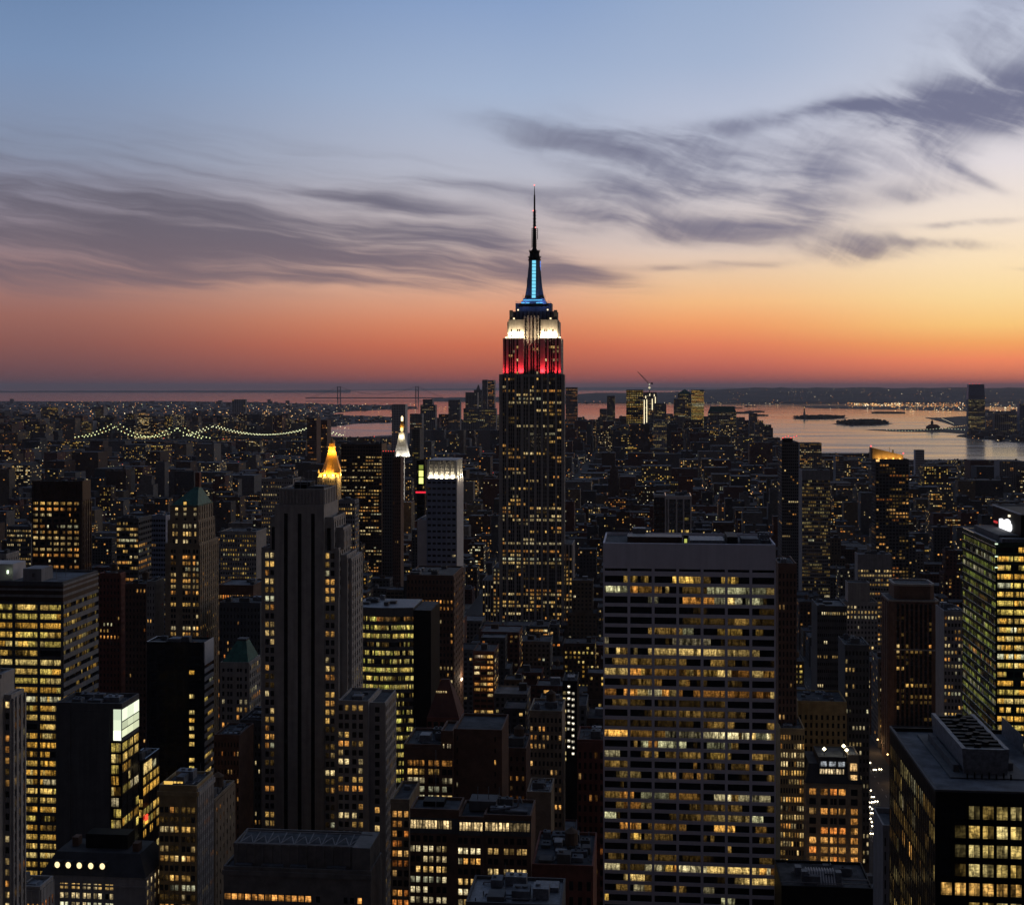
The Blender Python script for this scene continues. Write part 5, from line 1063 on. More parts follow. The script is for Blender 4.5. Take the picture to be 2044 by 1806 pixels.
near_shore = [(3200, 950), (2044, 929), (1900, 925), (1740, 919), (1640, 904), (1560, 889), (1523, 874), (1480, 862), (1330, 850), (1200, 845), (1130, 842), (1000, 848), (900, 853), (830, 861), (790, 868), (700, 873), (640, 869), (560, 864), (400, 866), (-900, 868)]
island = shore(near_shore)
man = island+[(-6000, -800), (6000, -800)]
sheet('ground', [man], 0, 'asphalt')
bk = shore([(-1500, 800.5), (0, 800.5), (200, 801), (350, 800.5), (480, 803), (560, 804), (640, 806.5), (700, 808), (760, 808), (830, 811.5), (835, 816), (760, 818), (700, 821), (668, 824), (664, 828), (730, 830), (782, 832), (800, 838), (780, 843), (720, 845), (665, 850), (640, 858), (560, 861), (400, 862), (-1500, 864)], .25)
sheet('ground', [bk], .5, 'land')
gov = shore([(700, 852), (760, 851), (800, 854), (770, 857), (705, 855), (700, 852)], .1); 
nj = shore([(1940, 808.5), (1700, 808.5), (1620, 807), (1530, 807), (1400, 806), (1130, 802.5), (1130, 800)], .2)
far_land = nj+[ground(1130, 790)[:2], ground(2600, 790)[:2], ground(2600, 812)[:2], ground(1940, 812)[:2]]
sheet('ground', [far_land], .2, 'land')
pier = shore([(1595, 810.5), (1640, 809.5), (1760, 810), (1850, 811), (1940, 810), (1940, 821), (1820, 818.5), (1700, 816), (1620, 814.5), (1595, 810.5)], .1)
sheet('ground', [pier], .3, 'land')
jc = shore([(1940, 820), (2700, 820), (2700, 890), (2044, 884), (1990, 879), (1930, 873), (1908, 871), (1915, 868), (1930, 866), (1880, 862.5), (1800, 861.5), (1724, 857.5), (1800, 857), (1875, 856), (1905, 850), (1880, 842), (1846, 833.2), (1880, 833.5), (1912, 831), (1940, 830), (1940, 820)], .12)
sheet('ground', [jc], .3, 'land')
def ridge(name, px0, px1, d, prof, depth, base=0):
    mb = MB(); n = 90; rows = 5; k = len(mb.v)
    for r_ in range(rows):
        t = r_/(rows-1); hgt = math.sin(math.pi*min(1, t*.98+.02)) if rows else 1
        for i in range(n+1):
            px = px0+(px1-px0)*i/n; y = d+depth*t; x = (px-1022)/F*y
            top = np.interp(px, [p for p, q in prof], [q for p, q in prof])+rg.uniform(-.25, .25)
            z = max(0, H-(top-HZ)/F*(d+depth*.5))*hgt; mb.v.append((x, y, base+z*(.95+.1*rg.random())))
    for r_ in range(rows-1):
        for i in range(n):
            a = r_*(n+1)+i; mb.f.append((a, a+1, a+n+2, a+n+1)); mb.mi.append(0); mb.g.append((0, 0, 0)); mb.sd.append(0.); mb.uv.append([(0, 0)]*4)
    return mb.build(name, 'hill', kind='structure')
ridge('hills', 1120, 2700, 21000, [(1120, 787), (1200, 784.5), (1330, 783.5), (1400, 778), (1500, 774.3), (1600, 773.6), (1800, 774.2), (2044, 774), (2700, 774)], 9000)
ridge('hills', 860, 1320, 23500, [(860, 796), (900, 793), (1000, 792), (1140, 787), (1200, 785), (1260, 787), (1320, 790)], 3000)
ridge('hills', 560, 1700, 97000, [(560, 780), (700, 777.5), (850, 776), (1000, 774.5), (1150, 773), (1350, 773.6), (1700, 774)], 9000)
ridge('hills', -900, 700, 60000, [(-900, 779.5), (0, 780), (300, 779.3), (560, 778.6), (700, 778)], 6000)

# ---------------------------------------------------------------- far skylines
sk = lambda label, x0, x1, d, y, **k: block(k.pop('name', 'skyline_tower'), label, x0, x1, d, y, dep=k.pop('dep', 45), cat='tower', units=0, mat=k.pop('mat', 'dark_concrete'), group=None, **k) if False else block(k.pop('name', 'skyline_tower'), label, x0, x1, d, y, dep=k.pop('dep', 45), cat='tower', units=0, mat=k.pop('mat', 'grey_concrete'), cols=k.pop('cols', 8), fl=k.pop('fl', 5.5), lit=k.pop('lit', Lit(.10, 'warm', .7, row=.9)), wf=.6, hf=.55, po=.5, so=.4, par=k.pop('par', 0), **k)
q_ = 'on the far skyline '
sk('stepped dark tower '+q_+'left end of the cluster beside the spired skyscraper', 929, 953, 6300, 783)
b = sk('dark tower with a pointed top '+q_+'left of the spired skyscraper', 946, 962, 6500, 778, fin=False); m = MB(); m.ring(rect(b.w*.25, b.w*.75, 8, 30), b.zt, rect(b.w*.45, b.w*.55, 17, 21), b.z(768)); b.part('pointed_roof', m, 'grey_concrete'); b.finish()
sk('tallest dark slab '+q_+'just left of the spired skyscraper', 962.5, 973, 6100, 758); sk('tall dark slab with lit edge '+q_+'touching the spired skyscraper', 974, 987, 5900, 759, lit=Lit(.3, 'org', .8), cols=5)
sk('broad dark block '+q_+'below the slab cluster', 925, 990, 5600, 815, cols=18, lit=Lit(.25, 'yel', .6)); sk('square dark tower '+q_+'midway between bridge and slab cluster', 895, 918, 5800, 798)
sk('wide shouldered tower '+q_+'near the right pier of the long bridge', 839, 869, 6000, 808); b = sk('narrow top block '+q_+'above the wide shouldered tower', 844, 863, 6050, 797)
sk('pale plain slab standing behind the white steep-roofed tower', 782, 809, 4600, 807, lit=Lit(.02), mat='pale_panel'); sk('low dark office '+q_+'right of the pale plain slab', 818, 842, 5200, 826); sk('dark brick slab pair behind the gold pyramid tower', 613, 632, 3500, 834, lit=Lit(.08, 'org'), mat='brown_brick'); sk('taller dark brick slab beside the dark brick slab pair', 633, 653, 3600, 838, lit=Lit(.15, 'org'), mat='brown_brick')
sk('tower with a bright lit roof edge far left above the bridge lights', 82, 116, 6500, 812, lit=Lit(.35, 'yel', .6), cols=12, fin=True); sk('green-lit block far left behind the first bridge tower', 163, 185, 6000, 840, lit=Lit(.6, 'yel', .6)); sk('slim dim tower far left beside the green-lit block', 190, 207, 6900, 812, lit=Lit(.3, 'yel', .5)); sk('wide low slab '+q_+'on the left shore', 463, 490, 12000, 797, lit=Lit(.05), cols=6, fl=12)
L_ = Lit(.2, 'warm', .7)
sk('dark tower '+q_+'touching the right side of the spired skyscraper', 1129, 1152.5, 5600, 773, lit=Lit(.35, 'org', .6), cols=10); sk('small dark tower with peaked top '+q_+'right of the spired skyscraper', 1197, 1211, 5600, 816); sk('thin pale tower '+q_+'right of the peaked small tower', 1211.5, 1227.5, 5900, 790, mat='steel', lit=Lit(.3, 'dim', .6))
sk('glowing banded tower '+q_+'left of the tower crane', 1250, 1284, 5700, 778, mat='black_glass', cols=10, fl=9, lit=Lit(.8, 'yel', .6, row=.7, lo=.3)); 
b = sk('unfinished tower with bright vertical work lights under the tower crane', 1284.5, 1311, 5900, 783, lit=Lit(.2, 'warm'), fin=False)
for p, y0, y1 in ((1286, 798, 846), (1291, 797, 844), (1302, 796, 818), (1308, 792, 812), (1289, 790, 795), (1297, 786, 790), (1306, 787, 791)): b.lampbox('work_light', b.fx(p)-1.3, b.fx(p)+1.3, -2, -1.2, b.z(y1), b.z(y0), (1.8, 1.55, .95))
b.finish(); sk('dark tower with sloping shoulder '+q_+'right of the tower crane', 1306, 1330, 5500, 805, lit=Lit(.3, 'dim')); sk('hazy glass block in front of the glowing banded tower', 1304, 1331, 4600, 838, mat='blue_glass', lit=Lit(.5, 'dim', 1.))
b = sk('tower with a small pyramid roof '+q_+'left of the golden glowing tower', 1353, 1381, 5900, 786, lit=Lit(.4, 'yel', .6), fin=False); m = MB(); m.ring(rect(0, b.w, 2, 40), b.zt, rect(b.w*.45, b.w*.55, 18, 24), b.z(777)); b.part('pyramid_roof', m, 'copper_green'); b.finish()
sk('golden glowing tower '+q_+'with every floor lit', 1380, 1405, 5600, 778, lit=Lit(1., 'yel', .85, row=.1, lo=.7, stick=.8), cols=12, fl=6); sk('darker lower shoulder block left of the golden glowing tower', 1345, 1368, 5750, 796, lit=Lit(.2, 'yel', .5))
b = sk('broad domed block '+q_+'right of the golden glowing tower', 1414, 1470, 5300, 822, lit=Lit(.4, 'dim', .9), cols=18, fin=False); m = MB(); m.ring(rect(1, b.w-1, 2, 43), b.zt, rect(9, b.w-9, 8, 37), b.z(811)); b.part('domed_roof', m, 'copper_green'); b.finish()
sk('low dark tower '+q_+'right of the broad domed block', 1471, 1487, 5500, 833); sk('slim dark tower at the water edge right of the broad domed block', 1496, 1512, 5300, 825); sk('dark shoulder block at the water edge beside the slim tower', 1507, 1523, 5200, 843)
b = sk('lone tall tower across the water with rounded dark top', 1933, 1966, 7200, 790, lit=Lit(.6, 'dim', 1.1), cols=12, fl=8, fin=False, name='waterfront_tower'); m = MB(); m.ring(rect(-1, b.w+1, -1, 46), b.zt-20, rect(3, b.w-3, 3, 42), b.z(767)); b.part('tower_top', m, 'blue_glass')
for i in range(4): g = MB(); g.octa((6+i*b.w/5, 3, b.z(766)), 3, (.9, .1, .08)); b.part('beacon', g, 'lamp')
b.finish(); sk('dark waterfront tower at the right edge across the water', 2035, 2060, 7000, 806, mat='blue_glass', lit=Lit(.1, 'dim')); sk('low waterfront office left of the right edge tower', 1985, 2033, 7100, 826, lit=Lit(.15, 'dim'), cols=12); sk('low lit terminal block at the foot of the lone tall tower', 1930, 1990, 7000, 862, lit=Lit(.7, 'yel', .8), cols=16, dep=30); sk('small waterfront block right of the lone tall tower', 1968, 1984, 7300, 838, lit=Lit(.2, 'org'))
sk('pale slab apartment block on the near shore right of the amber-crowned tower', 1827, 1845, 3400, 898, mat='pale_panel', lit=Lit(.02), dep=20); sk('dark terraced apartment building on the near shore right of the dark beacon tower', 1596, 1640, 3000, 884, lit=Lit(.3, 'warm', .8), cols=14, fl=4)
sk('small dark block on the near shore with a roof hut', 1668, 1684, 3300, 910); sk('twin-lit pale block on the near shore at the right edge', 1995, 2030, 2900, 920, mat='grey_concrete', cols=10, fl=4)
# crane on the unfinished tower
def crane():
    x, y, z = at(1297, 783, 5900); e = empty('tower_crane', (x, y+20, z-2), label='tower crane with raised jib on top of the unfinished far tower', cat='crane')
    m = MB(); m.box(-2, 2, -2, 2, 0, 38); m.build('mast', 'pale_panel', e); k = 5900/F
    m = MB(); m.tube((0, 0, 36), (-23*k*1, 0, 28*k+30), 1.6, 4); m.tube((0, 0, 44), (-23*k, 0, 28*k+30), .6, 4); m.build('jib', 'dark_concrete', e); m = MB(); m.tube((0, 0, 38), (6*k, 0, 44), 1.6, 4); m.box(4*k, 7*k, -3, 3, 36, 43); m.build('counterweight_arm', 'dark_concrete', e); m = MB(); m.octa((0, -3, 22), 6, (.7, .62, .4)); m.octa((0, -3, 36), 4, (.5, .5, .4)); m.build('work_lamp', 'lamp', e)
crane()

# ---------------------------------------------------------------- bridges
def susp(name, label, towers, d, ztop, zdeck, spans, off, colr, step=8.5, thick=1.):
    x0 = (towers[0]-1022)/F*d
    e = empty(name, (x0, d, 0), label=label, cat='bridge')
    X = lambda px: (px-1022)/F*d-x0
    for px in towers:
        t = MB()
        for s_ in (0, 1): t.box(X(px)+off[0]*s_-3*thick, X(px)+off[0]*s_+3*thick, off[1]*s_-3*thick, off[1]*s_+3*thick, 0, ztop)
        for zz in (zdeck*.6, ztop*.7, ztop-6): t.tube((X(px), 0, zz), (X(px)+off[0], off[1], zz), 2.2*thick, 4)
        t.build('bridge_tower', 'dark_concrete', e)
    dk = MB(); a, b_ = X(spans[0][0]), X(spans[-1][2]); dk.v += [(a, -4, zdeck), (b_, -4, zdeck), (b_+off[0], off[1]+4, zdeck), (a+off[0], off[1]+4, zdeck), (a, -4, zdeck-6*thick), (b_, -4, zdeck-6*thick), (b_+off[0], off[1]+4, zdeck-6*thick), (a+off[0], off[1]+4, zdeck-6*thick)]
    for q in ((0, 1, 2, 3), (7, 6, 5, 4), (4, 5, 1, 0), (6, 7, 3, 2)): dk.f.append(q); dk.mi.append(0); dk.g.append((0, 0, 0)); dk.sd.append(0.); dk.uv.append([(0, 0)]*4)
    dk.build('deck', 'dark_concrete', e)
    zz = lambda py: H-(py-HZ)/F*d
    for s_ in (0, 1):
        c = MB(); bulbs = []
        for (p0, y0, p1, y1, sag) in spans:
            n = max(4, int(abs(p1-p0)*d/F/step)); pr = None
            for i in range(n+1):
                t = i/n; z_ = zz(y0)+(zz(y1)-zz(y0))*t-sag*4*t*(1-t); x = X(p0)+(X(p1)-X(p0))*t; P = (x+off[0]*s_, off[1]*s_, z_)
                if pr: c.tube(pr, P, .7*thick, 4)
                pr = P
                if colr: bulbs.append(P)
        cb = c.build('cable', 'dark_concrete', e)
        if colr:
            m = MB()
            for P in bulbs: k = rg.uniform(.7, 1.15); m.octa((P[0], P[1]-1, P[2]+1), 2.7, tuple(v*k for v in colr))
            m.build('cable_lamp', 'lamp', cb, kind='stuff')
    return e
gr = (1.5, 1.6, .75)
susp('suspension_bridge', 'suspension bridge strung with greenish cable lamps far left, two towers in view', (222, 345), 5400, 101, 42, [(150, 873, 222, 847.5, 8), (222, 847.5, 345, 851, 47), (345, 851, 402, 875, 8)], (27, 30), gr, 13)
susp('suspension_bridge', 'second lamp-strung suspension bridge left of the gold pyramid tower, traffic lights at its end', (419, 630), 5700, 92, 40, [(366, 870, 419, 849, 6), (419, 849, 630, 849, 40), (630, 849, 676, 869, 6)], (16, 25), (1.45, 1.5, .85), 13)
susp('long_bridge', 'long grey suspension bridge on the horizon with two tall towers', (674, 830), 26000, 258, 48, [(610, 796, 674, 771.5, 10), (674, 771.5, 830, 770.5, 150), (830, 770.5, 880, 793, 10)], (44, 60), None, 120, 3.2)

# ---------------------------------------------------------------- islands, statue, vessels
def isle(name, pts, hmax, label_):
    poly = shore(pts, .08, 4); sheet('island', [poly], .4, 'land')
    xs = [p[0] for p in poly]; ys = [p[1] for p in poly]; mb = MB(); cx, cy = sum(xs)/len(xs), sum(ys)/len(ys); r2 = random.Random(5)
    from math import cos, sin
    cnt = 0
    while cnt < 420:
        x, y = r2.uniform(min(xs), max(xs)), r2.uniform(min(ys), max(ys))
        if not inside(x, y, poly) or not inside(x+(x-cx)*.12, y+(y-cy)*.12, poly): continue
        cnt += 1; h = hmax*r2.uniform(.45, 1.0); r = r2.uniform(7, 15); a0 = r2.random()*6
        for k in range(5):
            a = a0+k*1.3; rr = r*r2.uniform(.4, .7); px_, py_, pz = x+cos(a)*r*.5, y+sin(a)*r*.5, h*r2.uniform(.55, .9); mb.octa((px_, py_, pz), rr, (0, 0, 0))
        mb.box(x-.6, x+.6, y-.6, y+.6, .4, h*.6, 0)
    mb.has = False
    mb.build('woods', 'tree_green', kind='stuff', label=label_, cat='trees')
def inside(x, y, poly):
    c = False; j = len(poly)-1
    for i in range(len(poly)):
        xi, yi = poly[i]; xj, yj = poly[j]
        if (yi > y) != (yj > y) and x < (xj-xi)*(y-yi)/(yj-yi)+xi: c = not c
        j = i
    return c
isle('statue_island', [(1579, 834.6), (1600, 832.6), (1640, 831.6), (1680, 832.4), (1694, 834), (1660, 835.6), (1610, 836.4), (1579, 834.6)], 19, 'dark trees covering the small island behind the statue')
isle('round_island', [(1660, 846), (1690, 842.5), (1730, 841), (1765, 842.5), (1783, 845.5), (1750, 848.5), (1700, 848.8), (1660, 846)], 22, 'dark trees and roofs covering the larger harbour island')
def statue():
    x, y, _ = ground(1605.5, 834.3); e = empty('statue', (x, y, .4), label='tall robed statue with raised arm on a pedestal on the small island', cat='statue')
    p = MB(); p.ring(circle(0, 0, 26, 11), 0, circle(0, 0, 25, 11), 10); p.ring(rect(-14, 14, -14, 14), 10, rect(-9, 9, -9, 9), 26); p.ring(rect(-8, 8, -8, 8), 26, rect(-6.5, 6.5, -6.5, 6.5), 46); p.build('pedestal', 'limestone', e)
    f_ = MB(); prof = [(6.2, 46), (5.4, 52), (4.4, 60), (4.6, 68), (4.2, 73), (2.0, 75.5), (1.6, 77), (2.1, 79), (1.7, 81.5)]
    for (r0, z0), (r1, z1) in zip(prof, prof[1:]): f_.ring(circle(0, 0, r0, 10), z0, circle(0, 0, r1, 10), z1)
    f_.tube((3.4, 0, 73), (4.6, 0, 80), 1.6, 6); f_.tube((4.6, 0, 80), (5.2, 0, 89), 1.2, 6, 0, .9); f_.tube((-3.6, 0, 73), (-5.2, -2, 66), 1.5, 6); f_.box(-6.8, -4.2, -3.4, -2.0, 62, 70)
    for k in range(7): a = math.pi*(k/6); f_.tube((1.6*math.cos(a), 0, 81+.4), (3.6*math.cos(a), 0, 81.6+2.2*math.sin(a)), .3, 4)
    f_.build('figure', 'verdigris', e); t = MB(); t.ring(circle(5.3, 0, .7, 6), 89, circle(5.3, 0, 1.3, 6), 91, base=True); t.ring(circle(5.3, 0, 1.1, 6), 91, circle(5.3, 0, .2, 6), 94, glow=(.5, .35, .1)); t.build('torch', 'lamp', e)
statue()
def vessel(px, py, ln, name, label, lamp=None, cabin=True):
    x, y, _ = ground(px, py); e = empty(name, (x, y, -1), label=label, cat=name.replace('_', ' '))
    h = MB(); l2 = ln/2; w2 = max(6, ln*.09); hull = [(-l2, -w2), (l2*.8, -w2), (l2, 0), (l2*.8, w2), (-l2, w2)]; h.ring([(a*.94, b_*.9) for a, b_ in hull], 0, hull, ln*.035+3); h.build('hull', 'dark_concrete', e)
    if cabin: m = MB(); m.box(-l2*.8, -l2*.35, -w2*.7, w2*.7, ln*.035+3, ln*.035+11); m.box(-l2*.7, -l2*.5, -w2*.5, w2*.5, ln*.035+11, ln*.035+17); m.build('cabin', 'pale_panel', e)
    else: m = MB(); m.box(-l2*.7, l2*.6, -w2*.6, w2*.6, ln*.035+3, ln*.035+6); m.build('cargo', 'dark_concrete', e)
    if lamp: m = MB(); [m.octa((l2*q, 0, ln*.035+14), 7, lamp) for q in (-.7, .1, .7)]; m.build('deck_lamp', 'lamp', e)
vessel(1183, 804.5, 320, 'cargo_ship', 'cargo ship with deck lamps right of the spired skyscraper', (.9, .35, .2)); vessel(1480, 824.5, 240, 'barge', 'long flat barge nearest the broad domed block', None, False); vessel(1507, 822, 200, 'barge', 'long flat barge behind and right of the other two', None, False); vessel(1515, 829.5, 170, 'barge', 'short flat barge closest to the slim waterside tower', None, False)
vessel(1764, 824.2, 230, 'barge', 'low barge between island and long pier, the left one', None, False); vessel(1786, 824.2, 210, 'barge', 'low barge between island and long pier, the right one', None, False); vessel(1472, 814.6, 120, 'ship', 'small distant ship below the far right hills'); vessel(1498, 811.5, 150, 'ship', 'small distant ship with a lamp near the far shore', (.8, .5, .25))
def terminal():
    x, y, _ = ground(1861, 858); e = empty('ferry_terminal', (x, y, 0), label='old ferry terminal with clock turret on the long lamp-lit pier', cat='building')
    m = MB(); m.box(-28, 45, 0, 30, 0, 20); m.ring(rect(-28, 45, 0, 30), 20, rect(-10, 30, 10, 20), 32); m.build('hall', 'brown_brick', e); m = MB(); m.box(-6, 6, -1, 10, 20, 44); m.ring(rect(-7, 7, -2, 11), 44, rect(-.4, .4, 4, 5), 60); m.build('turret', 'brown_brick', e)
terminal()

# ---------------------------------------------------------------- scattered lamps of the far districts
OR, AM, WH, GN, RD = (1.5, .55, .13), (1.6, .95, .35), (1.7, 1.4, .9), (1.1, 1.3, .8), (1.4, .12, .08)
def lamps(label, spots, name='street_lights'):
    m = MB()
    for (px, py, r, c, up) in spots:
        x, y, z = ground(px, py, up); m.octa((x, y, z), r*y/F, c)
    m.build(name, 'lamp', kind='stuff', label=label, cat='lights')
sp = []; r3 = random.Random(31)
def hill_lamps():
    m = MB()
    for _ in range(170):
        px = r3.uniform(1330, 2050); py = r3.uniform(777, 803); top = np.interp(px, [1330, 1400, 1500, 1600, 1800, 2044], [783.5, 778, 774.3, 773.6, 774.2, 774])
        pk = H-(top-HZ)/F*25500
        for i in range(60):
            t = i/59*.5; y = 21000+9000*t; z = pk*math.sin(math.pi*(t*.98+.02)); q = HZ+(H-z)*F/y
            if q <= py: break
        else: continue
        k = r3.choice([.2, .3, .5, .9]); c = r3.choice([OR, AM, WH]); m.octa(((px-1022)/F*y, y-60, z+25), r3.uniform(.35, .75)*y/F, tuple(v*k for v in c))
    m.build('street_lights', 'lamp', kind='stuff', label='faint lamps dotted over the far dark hillside', cat='lights')
def cluster(n, x0, x1, y0, y1, cols, r=(.45, .95), up=12):
    for _ in range(n):
        c = r3.choice(cols); k = r3.choice([.25, .4, .6, .9, 1.3]); sp.append((r3.uniform(x0, x1), r3.uniform(y0, y1), r3.uniform(*r), tuple(v*k for v in c), up))
cluster(520, -10, 640, 803, 868, [OR, OR, OR, AM, AM, OR, GN], (.5, 1.0), 22); cluster(130, 120, 640, 812, 846, [AM, AM, OR, WH], (.7, 1.3), 22); cluster(110, 480, 830, 806, 842, [OR, AM, WH]); cluster(30, 690, 940, 810, 817, [OR, AM], (.5, .9))
cluster(16, 140, 260, 800.8, 802, [OR], (.4, .7)); cluster(40, 560, 700, 843, 862, [WH, AM], (.5, .9)); cluster(16, -10, 120, 855, 885, [OR, RD], (.8, 1.5)); cluster(14, 165, 200, 873, 876, [OR, AM], (.6, 1.1))
lamps('orange and white street lamps spread over the left far shore', sp); sp = []
cluster(220, 1690, 1940, 804, 812, [OR, AM, OR], (.6, 1.2)); cluster(90, 1705, 1800, 805, 810, [AM, WH], (.8, 1.6)); cluster(230, 1780, 2050, 800, 822, [OR, AM, WH], (.6, 1.2)); cluster(120, 1200, 1900, 778, 806, [OR, AM], (.3, .6)); cluster(60, 1940, 2050, 788, 800, [OR], (.4, .9)); cluster(60, 1530, 1700, 796, 808, [OR, AM], (.35, .7)); cluster(50, 1310, 1540, 798, 806, [AM, WH], (.4, .8)); cluster(20, 1440, 1700, 780, 796, [WH, OR], (.3, .5)); cluster(24, 1600, 1850, 813, 818, [WH, AM], (.5, .9)); cluster(60, 1940, 2050, 822, 880, [OR, AM, WH], (.5, 1.0))
for i in range(26): sp.append((1770+i*6.2, 857.5+2.2*math.sin(i*.25)+r3.uniform(-.3, .3), .75, GN if i % 3 else WH, 10))
for i in range(14): sp.append((1886+i*3.6, 854.5-i*.5, .7, AM, 10)); sp.append((1880+i*1.8, 835+i*.8, .5, WH, 10))
for i in range(7): sp.append((1843+i*7.6, 919.3-.2*i, 1.7, (2., 1.8, 1.35), 14))
for i in range(24): sp.append((1845+i*5.6+r3.uniform(-1, 1), 927+r3.uniform(-1.2, 3.5), .8, (.8, .85, .4), 12))
lamps('dense orange and white lamps along the right far shore and piers', sp); sp = []
hill_lamps()
for (px, py, c, r) in ((485, 861, (2.4, .9, .5), 2.6), (478, 863, (2., 1.0, .5), 2.2), (471, 865.5, (1.6, .9, .5), 1.6), (455, 874, (1.2, .12, .1), 1.6), (446, 876, (1.2, .12, .1), 1.4), (80, 870, (1.6, .2, .1), 2), (92, 880, (1.4, .12, .1), 1.6), (5, 885, (1.6, .4, .1), 2)): sp.append((px, py, r, c, 30))
lamps('red and white traffic glare on the bridge approaches far left', sp, 'traffic_lights'); sp = []
# ---------------------------------------------------------------- the avenue with its traffic, pavements
AVE = [(112, 158), (-197, -166), (-400, -375), (-620, -585), (-900, -865), (-1180, -1145), (-1460, -1425), (410, 440), (690, 720), (970, 1000), (1250, 1280), (1530, 1560), (1800, 1830)]
pv = MB()
for v0 in range(480, 2400, 80):
    us = sorted(AVE); prev = -.45*v0-200
    for (a, c) in us+[(.45*v0+200, 0)]:
        if a > prev+10:
            p = [xy_of(prev+2, v0+8), xy_of(a-2, v0+8), xy_of(a-2, v0+72), xy_of(prev+2, v0+72)]
            pv.ring(p, 0, p, .14)
        prev = max(prev, c)
pv.build('pavement', 'pavement', kind='structure')
mk = MB()
for i in range(60):
    for u in (124, 135, 146):
        p = [xy_of(u-.1, 600+i*14), xy_of(u+.1, 600+i*14), xy_of(u+.1, 604+i*14), xy_of(u-.1, 604+i*14)]; mk.quad([(x, y, .006) for x, y in p])
mk.build('road_markings', 'pale_panel', kind='structure')
CARS = {}
def make_car(paint):
    e = empty('car', (0, 0, 0), 0); L, W = 4.6, 1.8
    body = MB(); prof = [(-2.3, .35), (-2.3, .85), (-1.9, .95), (1.9, 1.0), (2.3, .8), (2.3, .35)]      # y along the car, facing -y
    n = len(body.v)
    for sx in (-.9, .9): body.v += [(sx, y, z) for y, z in prof]
    k = len(prof)
    for i in range(k):
        j = (i+1) % k; body.f.append((i, j, k+j, k+i)); body.mi.append(0); body.g.append((0, 0, 0)); body.sd.append(0.); body.uv.append([(0, 0)]*4)
    for f_ in (tuple(range(k)), tuple(range(2*k-1, k-1, -1))): body.f.append(f_); body.mi.append(0); body.g.append((0, 0, 0)); body.sd.append(0.); body.uv.append([(0, 0)]*k)
    body.build('body', paint, e)
    cb = MB(); cb.ring(rect(-.85, .85, -1.3, 1.7), .96, rect(-.68, .68, -.7, 1.2), 1.48); cb.build('cabin', 'black_glass', e)
    for sx in (-1, 1):
        for y in (-1.45, 1.4): w = MB(); w.tube((sx*.72, y, .34), (sx*.93, y, .34), .34, 10); w.build('wheel', 'black_metal', e)
        h = MB(); h.octa((sx*.68, -2.34, .72), .5, (9, 7.6, 5.2)); h.build('headlight', 'lamp', e)
        t = MB(); t.box(sx*.68-.2, sx*.68+.2, 2.28, 2.34, .65, .85, 0, (1.2, .04, .03)); t.build('tail_light', 'lamp', e)
    return e
protos = {}
spots = [(1722, 1571, 'car_paint_dark', 'black'), (1727, 1571, 'taxi_yellow', 'yellow'), (1735, 1577, 'car_paint_dark', 'black'), (1741, 1590, 'taxi_yellow', 'yellow'), (1748, 1599, 'car_paint_white', 'white'), (1736, 1601, 'taxi_yellow', 'yellow'), (1741, 1600, 'car_paint_dark', 'black'), (1729, 1606, 'car_paint_dark', 'black'),
         (1731, 1610, 'taxi_yellow', 'yellow'), (1737, 1610, 'car_paint_white', 'white'), (1725, 1617, 'car_paint_dark', 'black'), (1733, 1617, 'taxi_yellow', 'yellow'), (1742, 1614, 'car_paint_dark', 'black'), (1747, 1617, 'taxi_yellow', 'yellow'), (1723, 1622, 'taxi_yellow', 'yellow'), (1735, 1622, 'car_paint_dark', 'black'), (1739, 1622, 'taxi_yellow', 'yellow'), (1734, 1633, 'car_paint_white', 'white'), (1741, 1640, 'taxi_yellow', 'yellow'), (1742, 1648, 'car_paint_dark', 'black'), (1739, 1663, 'taxi_yellow', 'yellow'), (1730, 1534, 'car_paint_dark', 'black'), (1734, 1522, 'taxi_yellow', 'yellow'), (1745, 1536, 'car_paint_dark', 'black'), (1756, 1535, 'taxi_yellow', 'yellow')]
ordn = ['first', 'second', 'third', 'fourth', 'fifth', 'sixth', 'seventh', 'eighth', 'ninth', 'tenth', 'eleventh', 'twelfth']
cnt_ = {}
for (px, py, paint, cname) in sorted(spots, key=lambda s_: -s_[1]):
    x, y, _ = ground(px, py)
    if paint not in protos: e = protos[paint] = make_car(paint)
    else:
        e = protos[paint].copy(); COL.objects.link(e)
        for ch in protos[paint].children: c = ch.copy(); COL.objects.link(c); c.parent = e
    e.location = (x, y, .01); e.rotation_euler = (0, 0, -GA)
    i = cnt_.get(cname, 0); cnt_[cname] = i+1
    tag(e, f"{cname} car with headlights on, {ordn[i]} {cname} one up the avenue from the pale slab building", 'car', None, 'cars driving up the avenue')
lampn = 0
lamp_proto = None
